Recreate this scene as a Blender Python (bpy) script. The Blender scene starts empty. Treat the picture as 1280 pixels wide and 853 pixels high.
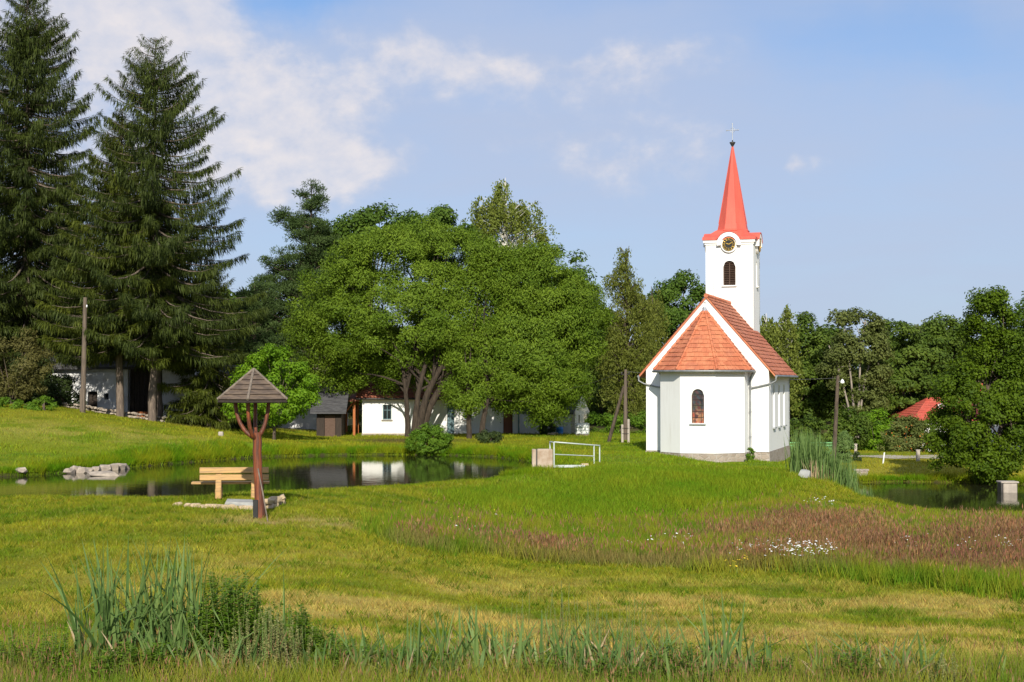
import bpy, math, random
import numpy as np
R = math.radians
S = bpy.context.scene
COL = S.collection
F = 1900.0                      # focal length in pixels of the 1280 px wide photograph
EYE = 3.45
PITCH = math.atan((478.0-426.5)/F)

# ------------------------------------------------------------------ camera, sky, sun, exposure
cam = bpy.data.cameras.new('camera'); cam_o = bpy.data.objects.new('camera', cam); COL.objects.link(cam_o)
cam.sensor_width = 36.0; cam.lens = F/1280*36.0; cam.clip_end = 4000; cam.clip_start = 0.1
cam_o.location = (0, 0, EYE); cam_o.rotation_euler = (R(90)+PITCH, 0, 0)
S.camera = cam_o

SUN_AZ, SUN_EL = 1.0, 29.0     # azimuth counted from straight behind the camera, + to the right
def make_sun():
    l = bpy.data.lights.new('sun', 'SUN'); l.energy = 5.0; l.angle = R(0.55); l.color = (1.0, 0.93, 0.80)
    o = bpy.data.objects.new('sun', l); COL.objects.link(o)
    # light travels along (-sin az, cos az) horizontally and down
    from mathutils import Vector
    d = Vector((-math.sin(R(SUN_AZ))*math.cos(R(SUN_EL)), math.cos(R(SUN_AZ))*math.cos(R(SUN_EL)), -math.sin(R(SUN_EL))))
    o.rotation_euler = d.to_track_quat('-Z', 'Y').to_euler()
    o.location = (0, -20, 40)
make_sun()

class NT:
    """small wrapper to write node trees"""
    def __init__(s, nt): s.nt = nt; s.n = nt.nodes; s.l = nt.links
    def node(s, t, **kw):
        n = s.n.new(t)
        for k, v in kw.items(): setattr(n, k, v)
        return n
    def put(s, inp, v):
        if hasattr(v, 'is_output') or isinstance(v, bpy.types.NodeSocket): s.l.new(v, inp)
        elif isinstance(v, (tuple, list)) and len(v) == 3 and inp.type == 'RGBA': inp.default_value = (*v, 1)
        else: inp.default_value = v
    def math(s, op, a, b=0.0, c=None, clamp=False):
        n = s.node('ShaderNodeMath', operation=op, use_clamp=clamp)
        s.put(n.inputs[0], a); s.put(n.inputs[1], b)
        if c is not None: s.put(n.inputs[2], c)
        return n.outputs[0]
    def mix(s, f, a, b, mode='MIX'):
        n = s.node('ShaderNodeMix', data_type='RGBA', blend_type=mode)
        s.put(n.inputs[0], f); s.put(n.inputs[6], a); s.put(n.inputs[7], b)
        return n.outputs[2]
    def ramp(s, f, stops):
        n = s.node('ShaderNodeValToRGB'); s.put(n.inputs[0], f)
        e = n.color_ramp.elements
        while len(e) < len(stops): e.new(0.5)
        for el, (p, c) in zip(e, stops):
            el.position = p; el.color = (c, c, c, 1) if isinstance(c, (int, float)) else (*c, 1)
        return n.outputs[0]
    def noise(s, vec, scale, detail=4, rough=0.55, dist=0.0):
        n = s.node('ShaderNodeTexNoise'); n.inputs['Scale'].default_value = scale
        n.inputs['Detail'].default_value = detail; n.inputs['Roughness'].default_value = rough
        n.inputs['Distortion'].default_value = dist
        if vec is not None: s.l.new(vec, n.inputs['Vector'])
        return n.outputs[0]
    def smooth(s, v, a, b):
        n = s.node('ShaderNodeMapRange', interpolation_type='SMOOTHSTEP')
        s.put(n.inputs[0], v); n.inputs[1].default_value = a; n.inputs[2].default_value = b
        return n.outputs[0]
    def mapping(s, vec, scale=(1,1,1), rot=(0,0,0), loc=(0,0,0)):
        n = s.node('ShaderNodeMapping'); s.l.new(vec, n.inputs[0])
        n.inputs['Scale'].default_value = scale; n.inputs['Rotation'].default_value = rot; n.inputs['Location'].default_value = loc
        return n.outputs[0]

def make_world():
    w = bpy.data.worlds.new('World'); S.world = w; w.use_nodes = True
    T = NT(w.node_tree); T.n.clear()
    out = T.node('ShaderNodeOutputWorld'); bg = T.node('ShaderNodeBackground')
    bg.inputs[1].default_value = 0.10
    T.l.new(bg.outputs[0], out.inputs[0])
    sky = T.node('ShaderNodeTexSky', sky_type='NISHITA'); sky.sun_disc = False
    sky.sun_elevation = R(SUN_EL); sky.sun_rotation = R(180-SUN_AZ)
    sky.air_density = 1.0; sky.dust_density = 1.2; sky.ozone_density = 2.5; sky.altitude = 500
    tc = T.node('ShaderNodeTexCoord'); g = tc.outputs['Generated']
    sp = T.node('ShaderNodeSeparateXYZ'); T.l.new(g, sp.inputs[0])
    az = T.math('ARCTAN2', sp.outputs[0], sp.outputs[1]); el = T.math('ARCSINE', sp.outputs[2])
    # billowing detail: the lookup direction itself is pushed about by noise, so outlines come out ragged
    wn = T.node('ShaderNodeTexNoise'); wn.inputs['Scale'].default_value = 7.0; wn.inputs['Detail'].default_value = 5; wn.inputs['Roughness'].default_value = .55
    T.l.new(g, wn.inputs['Vector'])
    ws = T.node('ShaderNodeSeparateColor'); T.l.new(wn.outputs['Color'], ws.inputs[0])
    az = T.math('ADD', az, T.math('MULTIPLY', T.math('SUBTRACT', ws.outputs[0], .5), .20))
    el = T.math('ADD', el, T.math('MULTIPLY', T.math('SUBTRACT', ws.outputs[1], .5), .11))
    def billow(off):
        m = T.mapping(g, (1, 1, 1.4), loc=off)
        return T.math('ADD', T.math('MULTIPLY', T.noise(m, 15.0, 9, 0.58, 0.25), .7), T.math('MULTIPLY', T.noise(m, 46.0, 6, 0.6, 0.1), .3))
    n_a = billow((0, 0, 0)); n_b = billow((-.006, -.002, -.012))
    n_soft = T.noise(T.mapping(g, (1, 1, 3.0)), 3.0, 4, 0.5)
    n_str = T.noise(T.mapping(g, (1, 1, 5.0)), 7.0, 6, 0.55, .4)
    def blob(px, py, sx, sy):
        a = (px-640)/F; e = (478-py)/F
        u = T.math('DIVIDE', T.math('SUBTRACT', az, a), sx/F)
        v = T.math('DIVIDE', T.math('SUBTRACT', el, e), sy/F)
        q = T.math('ADD', T.math('MULTIPLY', u, u), T.math('MULTIPLY', v, v))
        return T.math('EXPONENT', T.math('MULTIPLY', q, -1.0))
    def total(bs):
        acc = None
        for b in bs:
            v = T.math('MULTIPLY', blob(*b[:4]), b[4])
            acc = v if acc is None else T.math('ADD', acc, v)
        return acc
    # thin milky veil over most of the sky, with clearer gaps high up
    clear = total([(390, 10, 100, 40, 1.1), (1190, 110, 200, 50, .55), (215, 110, 60, 30, .5), (780, -30, 380, 55, .6), (1100, 60, 200, 40, .5), (640, 300, 300, 60, .15)])
    veil = T.math('SUBTRACT', T.math('ADD', T.math('ADD', 0.56, T.math('MULTIPLY', n_soft, 0.3)), T.math('MULTIPLY', n_str, .35)), T.math('MULTIPLY', clear, 0.62), clamp=True)
    # cumulus masses
    cum = total([(120, 40, 200, 80, .95), (250, 30, 90, 50, .5), (120, 160, 150, 120, .65), (335, 125, 90, 70, .85), (430, 110, 50, 40, .45), (300, 225, 140, 60, .6), (520, 85, 60, 42, .75), (620, 100, 90, 36, .6),
                 (760, 100, 130, 30, .5), (900, 105, 100, 42, .5), (800, 195, 100, 46, .45), (988, 236, 36, 20, .95), (430, 215, 60, 36, .72), (380, 185, 40, 25, .5), (700, 160, 160, 60, .25)])
    dens = T.math('ADD', T.math('MULTIPLY', cum, 0.85), T.math('MULTIPLY', T.math('SUBTRACT', n_a, .5), 1.5))
    behind = T.smooth(sp.outputs[1], 0.6, 0.2)      # ordinary scattered clouds in the rest of the sky
    dens = T.math('ADD', dens, T.math('MULTIPLY', behind, T.math('MULTIPLY', n_soft, 0.45)))
    cmask = T.smooth(dens, 0.20, 0.82)
    lit = T.math('ADD', T.math('MULTIPLY', T.math('SUBTRACT', n_a, n_b), 2.6), T.math('ADD', T.math('MULTIPLY', T.smooth(dens, .3, 1.0), .55), .12), clamp=True)
    ccol = T.mix(lit, (4.7, 5.2, 6.5), (8.6, 7.7, 7.1))
    base = T.mix(1.0, sky.outputs[0], (0.72, 0.94, 1.16), 'MULTIPLY')
    c = T.mix(T.math('MULTIPLY', veil, 0.92), base, (4.25, 4.85, 6.35))
    c = T.mix(T.math('MULTIPLY', cmask, 0.66), c, ccol)
    T.l.new(c, bg.inputs[0])
make_world()
vs = S.view_settings
vs.view_transform = 'Standard'; vs.look = 'None'; vs.exposure = 0.22; vs.gamma = 1.0; vs.use_curve_mapping = False
S.cycles.max_bounces = 6; S.cycles.diffuse_bounces = 3; S.cycles.glossy_bounces = 3; S.cycles.transmission_bounces = 4
S.cycles.transparent_max_bounces = 8
S.cycles.use_denoising = True

# ------------------------------------------------------------------ helpers: pixels -> place, terrain
def sst(a, b, v):
    t = np.clip((np.asarray(v, float)-a)/(b-a), 0, 1); return t*t*(3-2*t)
def U(px, d): return (px-640)/F*d
def ray(px, py):
    v = -(py-426.5)/F
    c, s = math.cos(PITCH), math.sin(PITCH)
    return np.array([(px-640)/F, c-v*s, s+v*c])
def at(px, py, d):
    r = ray(px, py); return np.array([0, 0, EYE])+r*(d/r[1])

WL1, WL2 = -0.30, -1.20
POND1 = np.array([(-27, 47.6), (-16.1, 47.8), (-10.06, 47.6), (-7.4, 50.2), (-4.05, 53.2), (-1.1, 56.6), (.75, 61.0), (1.3, 67),
                  (.9, 72), (-.81, 76.2), (-3.2, 78.2), (-5.8, 78.6), (-9.5, 78), (-12.6, 76.2), (-14.8, 72), (-17.0, 66.5), (-19.2, 61.6), (-22, 59.2), (-27, 58.2), (-36, 57)])
POND2 = np.array([(12.6, 60), (13.4, 56), (15.6, 51), (19, 49.6), (24, 49), (34, 48.5), (34, 69), (26, 69.5), (23.5, 69), (20.5, 70.5), (18.2, 71), (15.8, 70.2), (13.6, 66)])
def sdist(poly, x, y):
    """signed distance to a polygon, negative inside"""
    x = np.asarray(x, float); y = np.asarray(y, float)
    d = np.full(x.shape, 1e9); ins = np.zeros(x.shape, bool)
    n = len(poly)
    for i in range(n):
        ax, ay = poly[i]; bx, by = poly[(i+1) % n]
        ex, ey = bx-ax, by-ay
        t = np.clip(((x-ax)*ex+(y-ay)*ey)/(ex*ex+ey*ey), 0, 1)
        d = np.minimum(d, np.hypot(x-ax-t*ex, y-ay-t*ey))
        c = (ay > y) != (by > y)
        with np.errstate(divide='ignore', invalid='ignore'):
            xi = ax+(y-ay)/(by-ay if by != ay else 1e-9)*ex
        ins ^= c & (x < xi)
    return np.where(ins, -d, d)
def waves(x, y):
    return (0.05*np.sin(x*.31+1.3)*np.sin(y*.27+.4)+0.035*np.sin(x*.83+y*.41)+0.02*np.sin(x*1.9-y*1.3+2)+0.012*np.sin(x*3.7+y*2.9))
def hraw(x, y):
    x = np.asarray(x, float); y = np.asarray(y, float)
    r = x/np.maximum(y, 1)
    hl = -0.55*(1-sst(24, 39, y))
    hm = -0.85+0.9*sst(45, 60, y)
    hr = -0.85-0.10*sst(46, 60, y)+0.25*sst(80, 130, y)
    h = hl+(hm-hl)*sst(-.13, .03, r)*sst(20, 30, y)+0
    h = np.where(True, h+(hr-h)*sst(11.0, 16.5, x-(y-70)*.12)*sst(24, 40, y), h)
    # the bank that carries the lane, the cart shed and the spruces
    h = h+2.3*sst(.10, .36, -r)*sst(61, 85, y)+.5*sst(.12, .3, -r)*sst(90, 130, y)
    # lower ground beyond the road on the right
    h = h-2.2*sst(.2, .27, r)*sst(93, 108, y)*(1-sst(150, 200, y))
    h = h+2.5*sst(140, 300, y)+8*sst(300, 900, y)
    # the ground falls away a little under the apse
    h = h-.32*sst(7.0, 9.5, x)*sst(57, 66, y)*sst(84, 78, y)
    # knoll in front of the bench
    h = h+0.20*np.exp(-(((x+7.6)/1.9)**2+((y-43.3)/2.0)**2)**2)
    return h+waves(x, y)*sst(10, 20, y)*.8
def ground_h(x, y):
    h = hraw(x, y)
    for poly, wl in ((POND1, WL1), (POND2, WL2)):
        sd = sdist(poly, x, y)
        h = np.where(sd < 0, np.minimum(h, wl-0.12-0.9*sst(0, 2.5, -sd)), np.where(sd < 1.6, np.maximum(h, wl+0.11+0*h), h))
        # lip: ease the bank down towards the water
        lw = np.where((y < 63) & (wl > -1), 3.2, 1.2)
        h = np.where((sd >= 0) & (sd < lw), np.minimum(h, wl+0.12+(h-wl-.12)*sst(0, lw, sd)), h)
    return h
def gh(x, y): return float(ground_h(np.array([x]), np.array([y]))[0])
def ground(px, py):
    """the point of the terrain seen at a pixel of the photograph"""
    r = ray(px, py); r = r/r[1]
    d = np.arange(14, 220, .1)
    P = np.array([0, 0, EYE])+d[:, None]*r
    below = P[:, 2] < hraw(P[:, 0], P[:, 1])
    return P[np.argmax(below)] if below.any() else P[-1]

# ------------------------------------------------------------------ helpers: meshes
def obj(name, me, mat=None, parent=None):
    if mat is not None:
        for m in (mat if isinstance(mat, (list, tuple)) else [mat]): me.materials.append(m)
    o = bpy.data.objects.new(name, me); COL.objects.link(o)
    if parent is not None: o.parent = parent
    return o
def tag(o, label=None, cat=None, group=None, kind=None):
    if label: o['label'] = label
    if cat: o['category'] = cat
    if group: o['group'] = group
    if kind: o['kind'] = kind
    return o
def thing(name, label, cat, loc=(0, 0, 0), rz=0.0, group=None):
    o = bpy.data.objects.new(name, None); COL.objects.link(o)
    o.empty_display_size = .2
    o.location = [float(v) for v in loc]; o.rotation_euler = (0, 0, rz)
    return tag(o, label, cat, group)
def dup(o, parent=None):
    c = o.copy(); COL.objects.link(c)
    if parent is not None: c.parent = parent
    for ch in list(o.children): dup(ch, c)
    return c
def np_mesh(name, V, Fc, attrs=None, smooth=False):
    """V (N,3); Fc (M,k) constant-size faces; attrs: name -> (N,) float or (N,3) colour on the points"""
    me = bpy.data.meshes.new(name)
    V = np.ascontiguousarray(V, np.float32); Fc = np.ascontiguousarray(Fc, np.int32)
    m, k = Fc.shape
    me.vertices.add(len(V)); me.vertices.foreach_set('co', V.ravel())
    me.loops.add(m*k); me.loops.foreach_set('vertex_index', Fc.ravel())
    me.polygons.add(m); me.polygons.foreach_set('loop_start', np.arange(0, m*k, k, dtype=np.int32))
    try: me.polygons.foreach_set('loop_total', np.full(m, k, np.int32))
    except Exception: pass
    if smooth: me.polygons.foreach_set('use_smooth', np.ones(m, bool))
    for n, a in (attrs or {}).items():
        a = np.asarray(a, np.float32)
        if a.ndim == 1:
            at_ = me.attributes.new(n, 'FLOAT', 'POINT'); at_.data.foreach_set('value', a)
        else:
            at_ = me.attributes.new(n, 'FLOAT_COLOR', 'POINT')
            at_.data.foreach_set('color', np.concatenate([a, np.ones((len(a), 1), np.float32)], 1).ravel())
    me.update(calc_edges=True); me.validate()
    return me

class MB:
    def __init__(s): s.v = []; s.f = []; s.sm = []; s.mi = []
    def add(s, vs, fs, smooth=False, mi=None):
        b = len(s.v); s.v += [tuple(float(c) for c in p) for p in vs]
        for k, f in enumerate(fs): s.f.append([b+i for i in f]); s.sm.append(smooth); s.mi.append(mi[k] if mi else 0)
    def box(s, lo, hi):
        (a, b, c), (d, e, f) = lo, hi
        s.add([(a,b,c),(d,b,c),(d,e,c),(a,e,c),(a,b,f),(d,b,f),(d,e,f),(a,e,f)],
              [(0,3,2,1),(4,5,6,7),(0,1,5,4),(1,2,6,5),(2,3,7,6),(3,0,4,7)])
    def cbox(s, c, size, rz=0.0, rx=0.0, ry=0.0, bev=0.0):
        hx, hy, hz = size[0]/2, size[1]/2, size[2]/2
        P = []
        if bev > 0:
            b = min(bev, hx*.45, hy*.45, hz*.45)
            import itertools
            pts = []
            for sx in (-1,1):
                for sy in (-1,1):
                    for sz in (-1,1):
                        pts += [(sx*hx, sy*(hy-b), sz*(hz-b)), (sx*(hx-b), sy*hy, sz*(hz-b)), (sx*(hx-b), sy*(hy-b), sz*hz)]
            P = pts
        else:
            P = [(x,y,z) for x in (-hx,hx) for y in (-hy,hy) for z in (-hz,hz)]
        from mathutils import Euler, Vector
        M = Euler((rx, ry, rz)).to_matrix()
        Q = [tuple(M @ Vector(p)+Vector(c)) for p in P]
        if bev > 0: s.hull(Q)
        else: s.add(Q, [(0,1,3,2),(4,6,7,5),(0,4,5,1),(2,3,7,6),(0,2,6,4),(1,5,7,3)])
    def hull(s, pts, smooth=False):
        import bmesh
        bm = bmesh.new()
        for p in pts: bm.verts.new([float(c) for c in p])
        r = bmesh.ops.convex_hull(bm, input=bm.verts)
        bmesh.ops.delete(bm, geom=[g for g in r['geom_interior'] if isinstance(g, bmesh.types.BMVert)], context='VERTS')
        bmesh.ops.dissolve_limit(bm, angle_limit=R(2), verts=bm.verts, edges=bm.edges)
        bm.verts.index_update()
        s.add([tuple(v.co) for v in bm.verts], [[v.index for v in f.verts] for f in bm.faces], smooth)
        bm.free()
    def prism(s, poly, a, b, axis='z', smooth=False):
        """extrude a 2-D polygon between a and b along an axis"""
        def P(u, v, w): return {'z': (u, v, w), 'y': (u, w, v), 'x': (w, u, v)}[axis]
        n = len(poly)
        s.add([P(u, v, a) for u, v in poly]+[P(u, v, b) for u, v in poly],
              [list(range(n))[::-1], list(range(n, 2*n))]+[(i, (i+1) % n, n+(i+1) % n, n+i) for i in range(n)], smooth)
    def tube(s, path, rad, n=8, cap=True):
        P = np.array(path, float); m = len(P)
        rad = np.full(m, rad) if np.isscalar(rad) else np.array(rad, float)
        T = np.gradient(P, axis=0); T /= np.linalg.norm(T, axis=1)[:, None]+1e-12
        ref = np.array([0, 0, 1.0]) if abs(T[0, 2]) < .8 else np.array([0, 1.0, 0])
        vs = []
        for p, t, r in zip(P, T, rad):
            a = ref-t*ref.dot(t); a /= np.linalg.norm(a)+1e-12; b = np.cross(t, a); ref = a
            for k in range(n):
                th = 2*math.pi*k/n
                vs.append(p+r*(math.cos(th)*a+math.sin(th)*b))
        fs = [(i*n+k, i*n+(k+1) % n, (i+1)*n+(k+1) % n, (i+1)*n+k) for i in range(m-1) for k in range(n)]
        s.add(vs, fs, True)
        if cap:
            s.add(vs[:n], [list(range(n))[::-1]]); s.add(vs[-n:], [list(range(n))])
    def lathe(s, prof, c=(0, 0, 0), n=16, smooth=True):
        vs = [(c[0]+r*math.cos(2*math.pi*k/n), c[1]+r*math.sin(2*math.pi*k/n), c[2]+z) for r, z in prof for k in range(n)]
        m = len(prof)
        s.add(vs, [(i*n+k, i*n+(k+1) % n, (i+1)*n+(k+1) % n, (i+1)*n+k) for i in range(m-1) for k in range(n)], smooth)
        s.add(vs[:n], [list(range(n))[::-1]]); s.add(vs[-n:], [list(range(n))])
    def wall(s, p0, p1, z0, z1, th, openings=(), top=None):
        """a wall from p0 to p1 (outer face on the right-hand side of p0->p1), pierced by openings (u0, u1, za, zb, arch_rise);
        top: optional function u -> height"""
        p0 = np.array(p0, float); p1 = np.array(p1, float); L = np.linalg.norm(p1-p0); d = (p1-p0)/L
        nrm = np.array([-d[1], d[0]])   # inward
        us = {0.0, L}
        for (a, b, za, zb, ar) in openings:
            k = 8 if ar > 0 else 1
            for i in range(k+1): us.add(a+(b-a)*i/k)
        if top is not None:
            for i in range(25): us.add(L*i/24)
        us = sorted(us)
        def pt(u, w, z): q = p0+d*u+nrm*w; return (q[0], q[1], z)
        def piece(ua, ub, la, lb, ha, hb):
            s.add([pt(ua,0,la), pt(ub,0,lb), pt(ub,th,lb), pt(ua,th,la), pt(ua,0,ha), pt(ub,0,hb), pt(ub,th,hb), pt(ua,th,ha)],
                  [(0,3,2,1),(4,5,6,7),(0,1,5,4),(1,2,6,5),(2,3,7,6),(3,0,4,7)])
        tp = top or (lambda u: z1)
        for ua, ub in zip(us[:-1], us[1:]):
            if ub-ua < 1e-6: continue
            m = (ua+ub)/2; op = [o for o in openings if o[0]-1e-6 < m < o[1]+1e-6]
            if not op: piece(ua, ub, z0, z0, tp(ua), tp(ub)); continue
            a, b, za, zb, ar = op[0]
            def arch(u):
                t = (u-(a+b)/2)/((b-a)/2); return zb-ar*(1-math.sqrt(max(0, 1-t*t)))
            if za > z0+1e-6: piece(ua, ub, z0, z0, za, za)
            piece(ua, ub, arch(ua), arch(ub), tp(ua), tp(ub))
    def build(s, name, mat, parent=None, **kw):
        me = bpy.data.meshes.new(name); me.from_pydata(s.v, [], s.f)
        me.polygons.foreach_set('use_smooth', s.sm)
        if any(s.mi): me.polygons.foreach_set('material_index', s.mi)
        me.update()
        return obj(name, me, mat, parent)
def arch_poly(w, h, ar, n=8):
    """outline of an arched panel, centred on u=0, foot at v=0"""
    pts = [(-w/2, 0), (w/2, 0)]
    for i in range(n+1):
        t = 1-2*i/n
        pts.append((t*w/2, h-ar*(1-math.sqrt(max(0, 1-t*t)))))
    return pts
# ------------------------------------------------------------------ materials
MATS = {}
def new_mat(name):
    m = bpy.data.materials.new(name); m.use_nodes = True
    T = NT(m.node_tree); b = T.n['Principled BSDF']
    MATS[name] = m
    return m, T, b
def objco(T):
    return T.node('ShaderNodeTexCoord').outputs['Object']
def bump(T, b, h, strength=.3, dist=.02):
    n = T.node('ShaderNodeBump'); n.inputs['Strength'].default_value = strength; n.inputs['Distance'].default_value = dist
    T.l.new(h, n.inputs['Height']); T.l.new(n.outputs[0], b.inputs['Normal'])
def noisy(name, c1, c2, scale=4, rough=.7, bmp=.25, bscale=None, stretch=(1,1,1), metal=0.0, spec=.4, lo=.35, hi=.65, bdist=.02):
    m, T, b = new_mat(name)
    co = T.mapping(objco(T), stretch)
    n = T.noise(co, scale, 6, .6)
    T.l.new(T.mix(T.smooth(n, lo, hi), c1, c2), b.inputs['Base Color'])
    b.inputs['Roughness'].default_value = rough; b.inputs['Metallic'].default_value = metal
    b.inputs['Specular IOR Level'].default_value = spec
    if bmp: bump(T, b, T.noise(co, bscale or scale*4, 5, .6), bmp, bdist)
    return m
def make_materials():
    # lime plaster with faint weathering
    m, T, b = new_mat('white_plaster'); co = objco(T)
    n = T.noise(co, .9, 5, .6); n2 = T.noise(T.mapping(co, (6, 6, .5)), 1.2, 4, .6)
    f = T.math('MULTIPLY', T.smooth(n, .35, .75), T.smooth(n2, .4, .75))
    T.l.new(T.mix(f, (.80, .80, .785), (.70, .69, .66)), b.inputs['Base Color'])
    b.inputs['Roughness'].default_value = .9; b.inputs['Specular IOR Level'].default_value = .2
    bump(T, b, T.noise(co, 14, 4, .6), .12, .02)
    m, T, b = new_mat('old_plaster'); co = objco(T)
    n = T.noise(co, 1.3, 6, .62)
    c = T.mix(T.smooth(n, .42, .7), (.80, .81, .82), (.64, .63, .61))
    T.l.new(c, b.inputs['Base Color']); b.inputs['Roughness'].default_value = .95
    bump(T, b, T.noise(co, 9, 5, .6), .3, .03)
    # stone masonry
    for nm, ca, cb, mort, sc in (('plinth_stone', (.30, .24, .19), (.42, .35, .29), (.38, .34, .30), 3.4), ('gable_stone', (.62, .56, .44), (.72, .66, .53), (.68, .64, .55), 2.2)):
        m, T, b = new_mat(nm); co = objco(T)
        v = T.node('ShaderNodeTexVoronoi', feature='F1'); T.l.new(T.mapping(co, (1, 1, 1.7)), v.inputs['Vector']); v.inputs['Scale'].default_value = sc
        e = T.node('ShaderNodeTexVoronoi', feature='DISTANCE_TO_EDGE'); T.l.new(T.mapping(co, (1, 1, 1.7)), e.inputs['Vector']); e.inputs['Scale'].default_value = sc
        sepc = T.node('ShaderNodeSeparateColor'); T.l.new(v.outputs['Color'], sepc.inputs[0])
        c = T.mix(sepc.outputs[0], ca, cb)
        c = T.mix(T.math('MULTIPLY', T.noise(co, 12, 4), .4), c, (.22, .19, .16))
        c = T.mix(T.smooth(e.outputs[0], .07, .02), c, mort)
        T.l.new(c, b.inputs['Base Color']); b.inputs['Roughness'].default_value = .9
        bump(T, b, T.smooth(e.outputs[0], 0, .12), .6, .03)
    # roof tiles: colour differs from tile to tile
    for nm, ca, cb, cc in (('roof_tile', (.43, .125, .055), (.55, .195, .09), (.30, .10, .06)), ('old_roof_tile', (.30, .09, .05), (.38, .14, .08), (.16, .07, .05)),
                           ('red_roof_tile', (.55, .08, .05), (.62, .13, .08), (.42, .07, .05))):
        m, T, b = new_mat(nm); co = objco(T)
        w = T.node('ShaderNodeTexVoronoi', feature='F1'); w.inputs['Scale'].default_value = 3.0
        T.l.new(T.mapping(co, (1.2, 1.2, 1.2)), w.inputs['Vector'])
        sepc = T.node('ShaderNodeSeparateColor'); T.l.new(w.outputs['Color'], sepc.inputs[0])
        c = T.mix(sepc.outputs[0], ca, cb)
        c = T.mix(T.math('MULTIPLY', T.smooth(T.noise(co, 1.1, 5, .6), .45, .75), .6), c, cc)
        T.l.new(c, b.inputs['Base Color']); b.inputs['Roughness'].default_value = .72
        bump(T, b, T.noise(co, 20, 3), .25, .02)
    noisy('tile_edge_shade', (.17, .05, .03), (.11, .035, .022), 4, .9, .2)  # dark risers paint in the shadow line under each course of tiles
    noisy('spire_paint', (.64, .115, .075), (.54, .088, .06), 1.1, .58, .15, 3, (1.6, 1.6, .35))
    noisy('zinc', (.42, .44, .46), (.52, .54, .56), 3, .45, .05, metal=.6)
    noisy('aged_zinc', (.20, .21, .21), (.28, .29, .29), 3, .5, .05, metal=.5)
    noisy('pole_wood', (.15, .115, .085), (.09, .07, .055), 3, .9, .4, 10, (6, 6, .5))
    noisy('dark_metal', (.035, .033, .032), (.06, .055, .05), 5, .55, .1, metal=.3)
    noisy('black_iron', (.012, .012, .012), (.02, .02, .02), 5, .6, .1)
    noisy('gold', (.75, .50, .10), (.65, .42, .08), 3, .35, 0, metal=.8)
    noisy('clock_black', (.015, .015, .016), (.02, .02, .02), 3, .4, 0)
    noisy('louvre_wood', (.085, .05, .035), (.12, .075, .055), 6, .8, .2, stretch=(1, 1, 5))
    noisy('brown_door', (.20, .07, .03), (.15, .05, .025), 3, .6, .2, stretch=(8, 8, .6))
    noisy('dark_void', (.006, .006, .006), (.01, .009, .008), 3, 1.0, 0, spec=0)
    noisy('teal_paint', (.10, .17, .19), (.12, .20, .22), 4, .5, .1)
    noisy('green_paint', (.16, .42, .17), (.20, .48, .21), 4, .5, .1)
    noisy('galvanised', (.50, .56, .52), (.60, .66, .62), 6, .5, .05, metal=.25)
    noisy('concrete', (.42, .37, .31), (.32, .28, .24), 2.5, .95, .4, 16)
    noisy('rusty_concrete', (.46, .38, .30), (.30, .21, .14), 1.7, .95, .4, 16)
    noisy('red_log', (.24, .066, .024), (.085, .030, .018), 2.2, .5, .7, 7, (5, 5, .5), spec=.4)
    noisy('shingle_board', (.16, .115, .080), (.085, .062, .048), 3.0, .85, .4, 12, (1, 1, 6))
    noisy('bench_wood', (.50, .30, .115), (.29, .19, .095), 2.5, .7, .4, 8, (.7, 7, 7), lo=.4, hi=.7)
    noisy('grey_wood', (.215, .175, .135), (.13, .105, .085), 3, .85, .4, 10, (6, 6, .5))
    noisy('dark_wood', (.045, .032, .024), (.028, .021, .017), 3, .85, .4, 10, (6, 6, .6))
    noisy('orange_wood', (.42, .14, .04), (.34, .10, .03), 3, .7, .3, 10, (6, 6, .6))
    noisy('slate', (.05, .05, .055), (.085, .085, .09), 2.5, .7, .4, 10, (1, 1, 5))
    noisy('boulder', (.40, .34, .27), (.26, .22, .18), 3.5, .9, .7, 9)
    noisy('grey_slab', (.34, .35, .33), (.27, .27, .26), 3.5, .9, .5, 9)
    noisy('tan_stone', (.50, .38, .24), (.36, .28, .19), 4.5, .9, .6, 11)
    noisy('blue_plastic', (.03, .17, .45), (.04, .2, .5), 2, .4, 0)
    noisy('white_plastic', (.72, .74, .72), (.62, .65, .62), 2, .5, 0)
    noisy('white_paint', (.78, .78, .76), (.7, .7, .68), 2, .6, .05)
    noisy('lamp_glass', (.85, .87, .88), (.8, .82, .84), 2, .2, 0)
    noisy('aluminium_sheet', (.56, .60, .62), (.48, .51, .54), 4, .45, .05, metal=.3)
    noisy('wire', (.05, .05, .05), (.07, .07, .07), 3, .6, 0)
    noisy('bark', (.12, .09, .065), (.06, .045, .034), 3, .95, .8, 9, (3, 3, .7), bdist=.05)
    noisy('spruce_bark', (.20, .155, .12), (.11, .085, .07), 3, .95, .8, 9, (3, 3, .7), bdist=.05)
    noisy('willow_bark', (.065, .048, .033), (.030, .022, .016), 3, .95, .9, 7, (4, 4, .6), bdist=.06)
    noisy('pale_bark', (.34, .29, .24), (.20, .17, .14), 3, .95, .5, 9, (2, 2, .7))
    m, T, b = new_mat('birch_bark'); co = objco(T)
    T.l.new(T.mix(T.smooth(T.noise(T.mapping(co, (1, 1, 5)), 2.2, 4), .55, .68), (.62, .60, .55), (.06, .05, .045)), b.inputs['Base Color'])
    b.inputs['Roughness'].default_value = .8
    # windows
    m, T, b = new_mat('dark_glass')
    b.inputs['Base Color'].default_value = (.015, .02, .022, 1); b.inputs['Roughness'].default_value = .06; b.inputs['IOR'].default_value = 1.5
    m, T, b = new_mat('stained_glass'); co = objco(T)
    v = T.node('ShaderNodeTexVoronoi', feature='F1'); v.inputs['Scale'].default_value = 8.0
    T.l.new(co, v.inputs['Vector'])
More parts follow.
